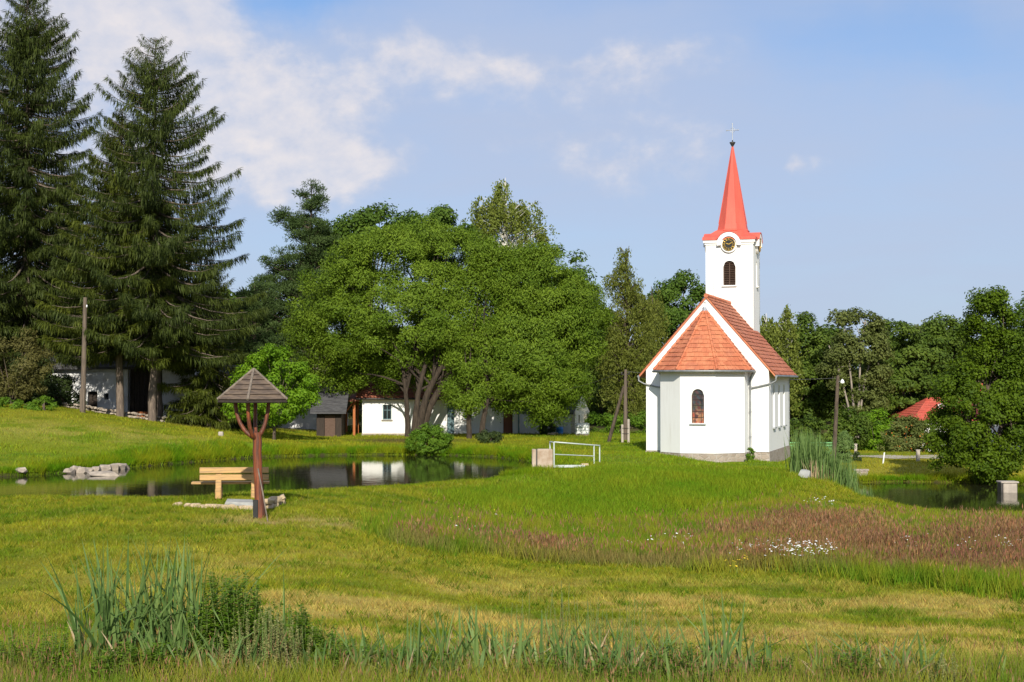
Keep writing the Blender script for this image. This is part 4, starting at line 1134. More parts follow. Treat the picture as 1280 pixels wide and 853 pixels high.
def stones():
    rng = np.random.default_rng(12)
    row = [(222, 631), (236, 632), (246, 632.5), (256, 633), (264, 633), (272, 634), (281, 634.5), (290, 635), (303, 636), (310, 637)]
    for k, (px, py) in enumerate(row):
        g = ground(px, py+2); m = MB()
        rock(m, (0, 0, .03), rng.uniform(.11, .17), rng, (1.25, .85, .75), rng.uniform(-.3, .3))
        o = m.build('edging_stone', M['tan_stone']); o.location = g
        tag(o, 'rough tan stone in the low row edging the bench mound', 'stone', 'edging stones in front of the bench')
    for k, (px, py) in enumerate([(337, 632), (344, 631), (351, 628)]):
        g = ground(px, py+3); m = MB()
        for q in range(2): rock(m, (rng.uniform(-.05, .05), 0, .05+q*.14), rng.uniform(.14, .2), rng, (1.15, .8, .6), rng.uniform(-.4, .4))
        o = m.build('edging_stone', M['tan_stone']); o.location = g
        tag(o, 'brown stone piled at the right end of the bench mound', 'stone', 'stones piled right of the post')
    g = ground(296, 636); m = MB(); m.hull([(sx*.38+rng.uniform(-.05, .05), sy*.24+rng.uniform(-.04, .04), sz*.05) for sx in (-1, 0, 1) for sy in (-1, 1) for sz in (-1, 1)])
    o = m.build('flat_slab', M['grey_slab']); o.location = g+np.array([.02, .22, .15]); o.rotation_euler = (R(5), R(2), .1); tag(o, 'large flat grey slab lying on top of the row of edging stones', 'stone slab')
    for k, (px, dd, r, sq) in enumerate([(88, 62.6, .22, (1.3, 1, .7)), (27, 61.2, .22, (1.2, 1, .8)), (95, 63.1, .25, (1.1, 1, .8)), (104, 62.9, .23, (1.2, 1, .7)), (112, 63.3, .22, (1.3, 1, .6)),
                               (121, 63.6, .23, (1.1, 1, .8)), (132, 64.6, .25, (1.3, 1, .7)), (142, 65.0, .27, (1.2, 1, .75)), (151, 65.4, .24, (1.1, 1, .8)), (157, 65.8, .2, (1.1, 1, .8)), (100, 63.9, .2, (1.1, 1, .8)), (147, 66.0, .2, (1.2, 1, .9))]):
        x = U(px, dd); m = MB(); rock(m, (0, 0, 0), r, rng, sq, rng.uniform(0, 3))
        o = m.build('shore_rock', M['boulder']); o.location = (x, dd, max(gh(x, dd), WL1+.02)+r*.35); tag(o, *(('small beige rock lying by itself on the far shore left of the heap', 'rock') if px == 27 else ('rounded beige rock in the heap on the far shore of the left pond', 'rock', 'rocks on the far shore')))
    m = MB(); rock(m, (0, 0, 0), .55, rng, (1.5, 1, .28), .1); o = m.build('flat_rock', M['boulder']); o.location = (U(131, 61.3), 61.3, WL1+.05); tag(o, 'broad flat beige rock lying in the water before the heap of rocks', 'rock')
    g = (U(1004, 57.6), 57.6, gh(U(1004, 57.6), 57.6)); m = MB(); rock(m, (0, 0, .12), .27, rng, (1.25, .8, .75), .5); o = m.build('boulder', M['grey_slab']); o.location = g; tag(o, 'grey boulder at the foot of the reeds beside the right pond', 'boulder')
stones()
# ------------------------------------------------------------------ trees and shrubs
def nrm(a): return a/(np.linalg.norm(a, axis=-1, keepdims=True)+1e-9)
class Leaves:
    """collects diamond-shaped leaf faces"""
    def __init__(s): s.V = []; s.T = []
    def add(s, C, D, Nn, L, W, tint):
        D = nrm(D); Sd = nrm(np.cross(D, Nn)); L = np.asarray(L)*np.ones(len(C)); W = np.asarray(W)*np.ones(len(C))
        a = C-D*L[:, None]*.5; b = C+D*L[:, None]*.5; m = C-D*L[:, None]*.08
        s.V.append(np.stack([a, m+Sd*W[:, None]*.5, b, m-Sd*W[:, None]*.5], 1).reshape(-1, 3))
        s.T.append(np.repeat(np.clip(tint, 0, 1), 4))
    def build(s, name, mat, parent):
        V = np.concatenate(s.V); Fc = np.arange(len(V)).reshape(-1, 4)
        return obj(name, np_mesh(name, V, Fc, {'tint': np.concatenate(s.T)}), M[mat], parent)
def on_ellipsoids(rng, ells, n, lo=.72):
    """points spread over the outside of a union of ellipsoids (cx,cy,cz,rx,ry,rz)"""
    E = np.array([e[:6] for e in ells], float)
    wt = (E[:, 3]*E[:, 5]+E[:, 3]*E[:, 4]+E[:, 4]*E[:, 5]); wt /= wt.sum()
    out = []; tot = 0
    while tot < n:
        k = rng.choice(len(E), n, p=wt); v = nrm(rng.normal(size=(n, 3)))
        p = E[k, :3]+v*E[k, 3:]*rng.uniform(lo, 1.0, (n, 1))
        inner = np.min(np.linalg.norm((p[:, None]-E[None, :, :3])/E[None, :, 3:], axis=2), axis=1)
        p = p[(inner > lo*.9) | (rng.random(n) < .12)]
        out.append(p); tot += len(p)
    return np.concatenate(out)[:n]
def leafy(rng, lv, ells, n_cl, r_cl, n_leaf, L, W, droop=.3, flat=.75, lo=.7, spread=.45, out_w=.8, stray=.05):
    C = on_ellipsoids(rng, ells, n_cl, lo); mid = np.mean([e[:3] for e in ells], axis=0)
    rr = r_cl*rng.uniform(.6, 1.35, n_cl); tc = rng.uniform(.15, .85, n_cl)
    cnt = np.maximum(8, (n_leaf*(rr/r_cl)**2).astype(int)); k = np.repeat(np.arange(n_cl), cnt); n = len(k)
    v = nrm(rng.normal(size=(n, 3))); rad = rng.random(n)**.40
    rad = np.where(rng.random(n) < stray, rad*1.35, rad)
    off = v*rad[:, None]*rr[k][:, None]*np.array([1, 1, flat])
    off[:, 2] -= droop*.25*rr[k]*rad**2
    P = C[k]+off
    outw = nrm(C[k]-mid)
    N = nrm(v*.7+outw*out_w*.6+np.array([0, 0, .35])+rng.normal(size=(n, 3))*spread)
    D = np.cross(N, rng.normal(size=(n, 3))); D = nrm(D)+np.array([0, 0, -droop])
    s = rng.uniform(.7, 1.3, n)
    lv.add(P, D, N, L*s, W*s, tc[k]*.6+rng.random(n)*.5-.05)
    return C
def limbs(rng, mb, start, C, n, r0, r1=.02, sag=.0, fork=.45):
    idx = rng.choice(len(C), min(n, len(C)), replace=False)
    for i in idx:
        e = C[i]; s = np.array(start[0])+(np.array(start[1])-np.array(start[0]))*rng.uniform(0, 1)
        m = s+(e-s)*fork; m[2] += np.linalg.norm(e-s)*(.10-sag)
        pts = []
        for u in np.linspace(0, 1, 7): pts.append(s*(1-u)**2+2*u*(1-u)*m+e*u*u+rng.normal(size=3)*.03*np.linalg.norm(e-s)*.3*(u*(1-u)*4))
        mb.tube(pts, np.linspace(r0*rng.uniform(.6, 1), r1, 7), 5, False)
def wobble_trunk(rng, mb, h, r0, r1, lean=(0, 0), n=8, base=(0, 0, -.3), wob=.03):
    pts = []; 
    for i in range(n+1):
        u = i/n; pts.append((base[0]+lean[0]*u*u+rng.normal()*wob*h*.12, base[1]+lean[1]*u*u+rng.normal()*wob*h*.12, base[2]+(h-base[2])*u))
    rad = [r0+(r1-r0)*(i/n)**.8 for i in range(n+1)]; rad[0] *= 1.45; mb.tube(pts, rad, 10, False)
    return pts
def place(name, label, cat, px, d, group=None, rz=0.0):
    x = U(px, d); return thing(name, label, cat, (x, d, gh(x, d)-.05), rz, group)
def ztop(py, d, x): return EYE+(478-py)/F*d-gh(x, d)

# --- Norway spruce: whorls of branches, each with a comb of hanging sprays
def spruce(t, h, prof, seed, mat, bark='spruce_bark', clear=.06, spray=.50, dens=1.0, droop=1.0, r0=.36, gap=.36):
    rng = np.random.default_rng(seed); lv = Leaves(); tr = MB()
    tr.tube([(rng.normal()*.04, rng.normal()*.04, z) for z in np.linspace(-.3, h*.985, 14)], np.linspace(r0, .02, 14), 9, False)
    z = h*clear; us, ps = zip(*prof)
    while z < h*.985:
        u = z/h; Lb = np.interp(u, us, ps)
        nb = int(rng.integers(5, 8)) if u < .9 else 4
        a0 = rng.uniform(0, 6.28)
        for k in range(nb):
            a = a0+6.283*k/nb+rng.uniform(-.3, .3); L = Lb*rng.uniform(.62, 1.12)
            if rng.random() < .06: L *= .5
            if L < .12: continue
            rise = np.interp(u, [0, .35, .7, 1], [-.34, -.24, .12, .75])*droop+rng.uniform(-.08, .08)
            dirh = np.array([math.cos(a), math.sin(a), 0]); zz = z+rng.uniform(-.16, .16)
            tt = np.linspace(0, 1, 7)
            path = np.array([0, 0, zz])+dirh*(L*tt)[:, None]+np.array([0, 0, 1])*((rise*L*tt-.16*L*np.sin(tt*2.2)*droop+.16*L*tt**3)[:, None])
            tr.tube(path[:6], np.linspace(.02+.012*L, .008, 6), 4, False)
            n = max(18, int(L*112*dens)); s = rng.random(n)**.75; s = .08+.92*s
            P = np.stack([np.interp(s, tt, path[:, i]) for i in range(3)], 1)
            side = np.array([-dirh[1], dirh[0], 0]); kind = rng.random(n); sg = np.where(rng.random(n) < .5, -1, 1)
            wdt = (.16+.26*L*(1-s)**.7*.5)
            hang = kind < .46
            # lateral sprays lying flat, and curtains hanging from them
            lat = side*(sg*rng.uniform(.1, 1, n)*wdt)[:, None]
            P2 = P+lat*1.0+np.array([0, 0, -1])*(np.abs(rng.normal(size=n))*.05)[:, None]
            D = np.where(hang[:, None], np.array([0, 0, -1.0])+dirh*.25+rng.normal(size=(n, 3))*.22, dirh*.8+side*(sg*.75)[:, None]+np.array([0, 0, -.22])+rng.normal(size=(n, 3))*.2)
            ln = spray*rng.uniform(.55, 1.25, n)*np.where(hang, .8+.12*min(L, 4)*(1-.3*s), .8)*(.55+.45*min(1, L/2.2))
            C = P2+nrm(D)*ln[:, None]*.45
            N = np.where(hang[:, None], dirh*.6+rng.normal(size=(n, 3))*.8, np.array([0, 0, 1.0])+rng.normal(size=(n, 3))*.45)
            lv.add(C, D, N, ln*.9, ln*rng.uniform(.06, .115, n), rng.random(n)*.55+rng.random()*.4)
        z += gap*rng.uniform(.75, 1.25)*(1 if u < .8 else .75)
    tr.build('trunk', M[bark], t); lv.build('crown', mat, t)

t = place('spruce_tree', 'tallest dark spruce at the left edge, its top cut by the frame', 'tree', 32, 92)
spruce(t, 25.8, [(0, 4.6), (.3, 5.2), (.5, 5.0), (.7, 3.9), (.85, 2.4), (.95, 1.0), (1, .15)], 1, 'spruce_needles', clear=.2, r0=.36, dens=1.2, gap=.34)
t = place('spruce_tree', 'tall open spruce with long drooping boughs and a pale visible trunk', 'tree', 191, 87.5)
spruce(t, ztop(40, 87.5, U(191, 87.5)), [(0, 3.6), (.16, 4.6), (.35, 5.9), (.5, 5.4), (.68, 4.4), (.80, 3.0), (.90, 1.8), (.96, .85), (1, .12)], 2, 'spruce_needles', clear=.23, r0=.25, dens=1.1, gap=.40)
t = place('spruce_tree', 'yellowish green spruce standing between the two tallest spruces', 'tree', 150, 87.5)
spruce(t, ztop(128, 87.5, U(150, 87.5)), [(0, 4.6), (.2, 5.0), (.45, 4.0), (.7, 2.6), (.88, 1.3), (1, .12)], 3, 'yellow_spruce_needles', clear=.25, r0=.24)
t = place('spruce_tree', 'shorter yellowish spruce filling the gap beside the open spruce', 'tree', 199, 90.0)
spruce(t, ztop(236, 90, U(199, 90)), [(0, 3.6), (.3, 4.1), (.6, 2.6), (.85, 1.2), (1, .1)], 4, 'yellow_spruce_needles', clear=.34, r0=.2)
t = place('spruce_tree', 'low broad spruce hanging over the right end of the whitewashed barn', 'tree', 262, 90.5)
spruce(t, ztop(318, 90.5, U(262, 90.5)), [(0, 2.6), (.3, 3.1), (.6, 2.3), (.85, 1.1), (1, .1)], 5, 'yellow_spruce_needles', clear=.13, gap=.32, r0=.17)
t = place('spruce_tree', 'dark spruce at the far left edge beside the tallest one', 'tree', -62, 90)
spruce(t, 20, [(0, 4.4), (.4, 4.4), (.7, 2.8), (.9, 1.2), (1, .1)], 6, 'spruce_needles', clear=.06)
t = place('spruce_tree', 'dark spruce behind the whitewashed barn between two taller spruces', 'tree', 78, 100)
spruce(t, ztop(205, 100, U(78, 100)), [(0, 4.2), (.4, 4.2), (.7, 2.7), (.9, 1.2), (1, .1)], 7, 'spruce_needles', clear=.2)

# --- brownish shrub at the left edge
def shrub(name, label, px, d, ells, seed, mat, n_cl, r_cl, n_leaf, L, W, droop=.2, cat='shrub', group=None, stems=7, bark='bark', **kw):
    rng = np.random.default_rng(seed); t = place(name, label, cat, px, d, group)
    lv = Leaves(); C = leafy(rng, lv, ells, n_cl, r_cl, n_leaf, L, W, droop, **kw); tr = MB()
    for k in range(stems):
        e = C[rng.integers(len(C))]*np.array([.85, .85, .85]); b = np.array([rng.uniform(-.15, .15), rng.uniform(-.15, .15), -.15])
        tr.tube([b, b+(e-b)*.5+np.array([0, 0, .1*abs(e[2])]), e], [.05, .035, .015], 5, False)
    tr.build('stems', M[bark], t); lv.build('foliage', mat, t); return t
shrub('juniper_shrub', 'tall brownish green evergreen shrub at the left edge of the bank', 14, 84.2, [(0, 0, 2.2, 2.3, 1.6, 2.5), (-1.2, .2, 1.5, 1.5, 1.2, 1.7), (1.3, .3, 1.4, 1.1, 1, 1.6)], 20, 'brown_shrub_leaf', 110, .5, 130, .22, .06, -.5, lo=.5)
shrub('evergreen_bush', 'dark evergreen undergrowth at the far left end of the whitewashed barn', 38, 90.5, [(0, 0, 1.6, 1.6, 1, 1.8), (-2.2, 0, 1.6, 1.6, 1, 1.8)], 22, 'dark_shrub_leaf', 110, .5, 120, .22, .06)
shrub('evergreen_bush', 'dark evergreen undergrowth in front of the plank shed', 262, 91.5, [(0, 0, 1.5, 1.2, .8, 1.7), (1.6, .5, 1.3, 1.2, .8, 1.5), (3.2, .5, 1.0, 1.0, .7, 1.2)], 23, 'dark_shrub_leaf', 110, .45, 120, .22, .06)
shrub('currant_bush', 'low bright green weedy growth left of the foot of the grey pole', 58, 81.5, [(0, 0, .3, .9, .5, .5), (-2.0, .2, .3, 1.2, .5, .45), (-3.6, 0, .35, .8, .5, .5)], 21, 'shrub_leaf', 60, .25, 70, .16, .06, .1)

# --- the great willow by the cottage and its neighbour
def px_ells(px0, d, lst, depth=.85):
    """crown lobes given as (px, py, half width px, half height px, depth offset m)"""
    x0 = U(px0, d); z0 = gh(x0, d)-.05
    out = []
    for (px, py, w, h, dy) in lst:
        dd = d+dy; out.append((U(px, dd)-x0, dy, EYE+(478-py)/F*dd-z0, w/F*dd, max(w, h)/F*dd*depth, h/F*dd))
    return out
def broad_tree(name, label, px, d, lobes, seed, mat, bark, n_cl, r_cl, n_leaf, L, W, droop, trunks, cat='tree', group=None, n_limbs=26, limb_r=.10, depth=.85, **kw):
    rng = np.random.default_rng(seed); t = place(name, label, cat, px, d, group)
    ells = px_ells(px, d, lobes, depth); lv = Leaves(); C = leafy(rng, lv, ells, n_cl, r_cl, n_leaf, L, W, droop, **kw)
    tr = MB()
    for (bx, by, lx, ly, h, r) in trunks:
        pts = wobble_trunk(rng, tr, h, r, r*.55, (lx, ly), base=(bx, by, -.3))
        near = C[np.argsort(np.hypot(C[:, 0]-pts[-1][0], C[:, 1]-pts[-1][1]))][:max(20, len(C)*2//3)]
        limbs(rng, tr, (pts[-4], pts[-1]), near, max(4, n_limbs//len(trunks)), limb_r)
    tr.build('trunk', M[bark], t); lv.build('crown', mat, t)
    return t
broad_tree('willow_tree', 'great spreading many stemmed willow hiding most of the white cottage', 520, 95.3,
    [(495, 345, 90, 66, 0), (560, 335, 80, 58, .6), (430, 385, 68, 70, .6), (398, 432, 40, 56, 2.2), (610, 372, 78, 70, 0.5), (520, 392, 92, 62, 0), (452, 440, 56, 44, 2.4), (585, 428, 62, 52, 1.6), (640, 410, 56, 62, 1.0), (540, 442, 50, 36, 1.6), (480, 318, 54, 38, 0.5),
     (470, 385, 60, 50, 0.3), (560, 395, 60, 50, 0), (500, 458, 46, 26, 2.4), (455, 466, 42, 24, 3.0), (552, 458, 40, 24, 2.2), (420, 458, 36, 34, 2.8), (520, 305, 60, 28, .8), (500, 370, 90, 70, 2.6), (590, 390, 80, 70, 2.8), (440, 410, 60, 60, 3.0)],
    30, 'willow_leaf', 'willow_bark', 980, .72, 330, .18, .06, .6,
    [(-.5, 0, -.3, .2, 4.2, .20), (-.1, -.2, .7, .2, 4.6, .24), (.15, -.1, 1.5, .1, 4.6, .30), (.4, .1, 2.1, .6, 4.4, .30)], n_limbs=40, limb_r=.10, depth=.62, out_w=1.1)
broad_tree('willow_tree', 'second darker willow leaning over the lawn right of the great one', 596, 92.5,
    [(672, 365, 62, 58, 1.5), (700, 415, 50, 62, 1.2), (655, 440, 62, 58, 1.0), (612, 456, 54, 44, .8), (690, 470, 46, 42, 1.2), (640, 340, 44, 36, 2), (715, 380, 26, 34, 2.0), (682, 506, 28, 24, 1.6), (582, 488, 22, 34, .3), (635, 482, 44, 26, 1.6), (735, 395, 22, 40, 3.6), (720, 432, 28, 36, 4.0)],
    31, 'willow_leaf', 'willow_bark', 640, .72, 330, .18, .06, .65,
    [(-.45, 0, -.2, .2, 2.6, .20), (.3, 0, .5, .3, 3.0, .22)], n_limbs=26, limb_r=.09, depth=.65, out_w=1.1)
broad_tree('broadleaf_tree', 'dark leafy tree peeking out behind the right side of the willows', 702, 104, [(704, 345, 24, 38, 0), (715, 400, 28, 44, 0), (690, 370, 30, 40, 0)], 32, 'oak_leaf', 'bark', 60, .9, 240, .26, .13, .1, [(0, 0, 0, 0, 8, .25)], n_limbs=10)
# --- pine, oaks and birch behind
def pine(label, px, d, tiers, seed, h_py, mat='pine_needles', group=None):
    rng = np.random.default_rng(seed); t = place('pine_tree', label, 'tree', px, d, group); x0 = U(px, d)
    h = ztop(h_py, d, x0); lv = Leaves(); tr = MB()
    tr.tube([(rng.normal()*.08, rng.normal()*.08, z) for z in np.linspace(-.3, h*.97, 10)], np.linspace(.30, .03, 10), 8, False)
    for ell in px_ells(px, d, tiers):
        n = max(5, int(11*ell[3]*ell[5])); C = on_ellipsoids(rng, [ell], n, .45)
        for c in C:
            s = np.array([0, 0, max(1.0, c[2]-.35*math.hypot(c[0], c[1])-.2)]); tr.tube([s, (s+c)/2+np.array([0, 0, -.1]), c], [.06, .04, .02], 4, False)
            m = 250; v = nrm(rng.normal(size=(m, 3))+np.array([0, 0, .35])); r = rng.uniform(.45, .85)
            q = rng.random((m, 1))**.6*r
            P = c+v*q*np.array([1.15, 1.15, .6]); lv.add(P, v+rng.normal(size=(m, 3))*.5+np.array([0, 0, .3]), rng.normal(size=(m, 3)), rng.uniform(.16, .30, m), .055, rng.random(m)*.5+rng.random()*.5)
    tr.build('trunk', M['bark'], t); lv.build('crown', mat, t)
pine('dark pine with a ragged pointed top left of the great willow', 388, 110, [(390, 250, 17, 22, 0), (384, 285, 34, 18, 0), (372, 275, 12, 10, 0), (398, 305, 42, 20, 0), (372, 330, 44, 20, 0), (352, 352, 34, 16, 0), (350, 270, 9, 9, 0), (415, 340, 50, 24, 0), (345, 390, 50, 26, 0), (390, 375, 60, 30, 0), (335, 420, 44, 24, 0), (330, 365, 24, 14, 0)], 40, 222)
pine('lower dark pine standing against the spruce row behind the bright fruit tree', 318, 104, [(322, 372, 26, 22, 0), (312, 400, 40, 22, 0), (330, 430, 46, 24, 0), (300, 440, 40, 26, 0), (320, 470, 52, 30, 0), (290, 480, 36, 30, 0), (360, 470, 40, 36, 0)], 41, 350)
broad_tree('oak_tree', 'dark oak crown peeking over the left shoulder of the great willow', 462, 112, [(440, 295, 34, 26, 0), (475, 285, 38, 22, 0), (420, 318, 36, 30, 0), (500, 300, 34, 26, 0)], 42, 'oak_leaf', 'bark', 90, .9, 250, .26, .14, .1, [(0, 0, 0, 0, 10, .3)], n_limbs=16)
broad_tree('oak_tree', 'dark oak top showing just above the middle of the great willow', 545, 114, [(545, 272, 24, 14, 0), (525, 290, 30, 20, 0), (560, 290, 30, 22, 0)], 43, 'oak_leaf', 'bark', 50, .75, 220, .26, .14, .1, [(0, 0, 0, 0, 11, .3)], n_limbs=14)
def hanging_tree(name, label, px, d, lobes, seed, mat, bark, h_py, n_str, slen, L, W, lean=(0, 0), group=None, up=.0, cat='tree'):
    """birch-like crown of thin drooping strands"""
    rng = np.random.default_rng(seed); t = place(name, label, cat, px, d, group); ells = px_ells(px, d, lobes); lv = Leaves(); tr = MB()
    h = ztop(h_py, d, U(px, d)); C = on_ellipsoids(rng, ells, n_str, .25)
    pts = wobble_trunk(rng, tr, h*.96, .22, .02, lean, 12)
    pts = np.array(pts)
    for c in C:
        zb = max(h*.15, c[2]-rng.uniform(.5, 1.0)*(1.0+.6*math.hypot(c[0], c[1]))); s = np.array([np.interp(zb, pts[:, 2], pts[:, i]) for i in range(3)])
        if rng.random() < .5: tr.tube([s, s*.4+c*.6+np.array([0, 0, .2]), c], [.05, .03, .012], 4, False)
        n = int(rng.integers(38, 72)); u = rng.random(n); sl = slen*rng.uniform(.5, 1.4)
        ow = nrm(np.array([c[0], c[1], 0])); cv = c+ow*(u*sl*.3)[:, None]+np.array([0, 0, -1])*(u**1.4*sl-up*sl*(1-u))[:, None]+rng.normal(size=(n, 3))*np.array([.14, .14, .12])*(.6+u[:, None])
        lv.add(cv, rng.normal(size=(n, 3))*.6+np.array([0, 0, -.8]), rng.normal(size=(n, 3))+ow*.5, L*rng.uniform(.7, 1.3, n), W*rng.uniform(.7, 1.3, n), rng.random(n)*.6+rng.random()*.4)
    tr.build('trunk', M[bark], t); lv.build('crown', mat, t)
hanging_tree('birch_tree', 'tall pale birch with drooping twigs rising above the great willow', 632, 116, [(628, 236, 13, 26, 0), (612, 262, 26, 20, 0), (650, 262, 26, 20, 0), (632, 275, 40, 26, 0), (672, 285, 20, 14, 0), (598, 290, 22, 26, 0), (640, 310, 50, 34, 0)], 50, 'birch_leaf', 'birch_bark', 208, 300, 1.5, .20, .12)
hanging_tree('larch_tree', 'tall feathery larch with fine drooping foliage left of the chapel', 786, 110, [(780, 325, 9, 24, 0), (784, 360, 20, 26, 0), (786, 400, 32, 32, 0), (788, 445, 38, 36, 0), (790, 490, 38, 36, 0), (765, 350, 10, 14, 0), (765, 420, 22, 40, 0), (800, 380, 16, 26, 0)], 51, 'larch_needles', 'bark', 297, 520, 1.1, .24, .07)
hanging_tree('larch_tree', 'smaller feathery larch tucked against the left wall of the chapel', 815, 116, [(815, 395, 18, 36, 0), (815, 440, 26, 40, 0), (812, 490, 30, 44, 0)], 52, 'larch_needles', 'bark', 350, 260, 1.0, .24, .07)
broad_tree('oak_tree', 'oak with a knobbly dark crown beside the chapel roof', 850, 124, [(838, 372, 24, 30, 0), (858, 365, 22, 26, 0), (846, 350, 18, 14, 0), (845, 410, 38, 36, 0), (870, 385, 14, 22, 0), (850, 460, 40, 40, 0), (825, 400, 20, 30, 0)], 53, 'oak_leaf', 'bark', 100, .85, 280, .26, .15, .1, [(0, 0, 0, 0, 8, .3)], n_limbs=16)
broad_tree('broadleaf_tree', 'low dark tree filling the gap between the stone hut and the larch', 752, 122, [(752, 430, 26, 50, 0), (745, 490, 30, 40, 0), (770, 500, 36, 40, 0)], 54, 'forest_leaf', 'bark', 60, .95, 260, .26, .14, .1, [(0, 0, 0, 0, 5, .2)], n_limbs=8)
broad_tree('broadleaf_tree', 'low dark tree closing the view behind the stone hut', 705, 128, [(700, 450, 40, 40, 0), (690, 490, 44, 40, 0), (730, 480, 30, 40, 0), (640, 470, 40, 40, 0)], 55, 'forest_leaf', 'bark', 70, 1.0, 260, .28, .15, .1, [(0, 0, 0, 0, 5, .2)], n_limbs=8)
# --- bright fruit tree behind the shelter
broad_tree('fruit_tree', 'small bright green fruit tree behind the roofed post', 343, 84.0, [(343, 472, 42, 38, 0), (318, 490, 30, 34, 0), (372, 488, 26, 34, 0), (345, 505, 44, 22, -.4), (338, 448, 22, 18, 0), (302, 508, 18, 18, 0)], 56, 'apple_leaf', 'bark', 120, .42, 130, .17, .10, .35, [(0, 0, .1, 0, 1.7, .11)], n_limbs=16, limb_r=.05)
shrub('water_bush', 'round leafy green bush at the edge of the left pond', 538, 78.6, [(0, 0, .7, 1.05, .8, .75), (-.5, -.1, .45, .7, .6, .5), (.5, 0, .5, .7, .6, .55)], 57, 'shrub_leaf', 90, .24, 120, .15, .05, -.35)
shrub('conical_shrub', 'small dark conical evergreen shrub on the lawn beside the blue barrel', 683.5, 98, [(0, 0, .45, .55, .5, .45), (0, 0, .85, .38, .35, .45), (0, 0, 1.25, .2, .2, .3)], 58, 'dark_shrub_leaf', 70, .17, 90, .12, .04, -.3)
shrub('weed_clump', 'tall weed clump by the trunks of the second willow', 611, 84.5, [(0, 0, .35, .8, .4, .4)], 59, 'dark_shrub_leaf', 30, .22, 60, .2, .06, -.3)
shrub('yard_hedge', 'low yellow green hedge behind the white caged tank', 748, 101, [(0, 0, .6, 1.6, .6, .8), (2.4, .5, .6, 1.5, .6, .8), (4.6, .2, .5, 1.2, .6, .7)], 60, 'shrub_leaf', 80, .35, 110, .18, .07)
shrub('dark_bush', 'dark bush left of the whitewashed barn under the spruces', 82, 89.5, [(0, 0, .9, 1.3, .8, 1.1), (-2, 0, .9, 1.3, .8, 1.0)], 61, 'dark_shrub_leaf', 70, .4, 110, .2, .07)
shrub('garden_shrubs', 'green garden shrubs between the slate shed and the white cottage', 437, 103, [(0, 0, .8, 1.1, .6, .9), (-1.2, 0.3, .6, .8, .6, .8)], 62, 'shrub_leaf', 50, .3, 100, .16, .07)
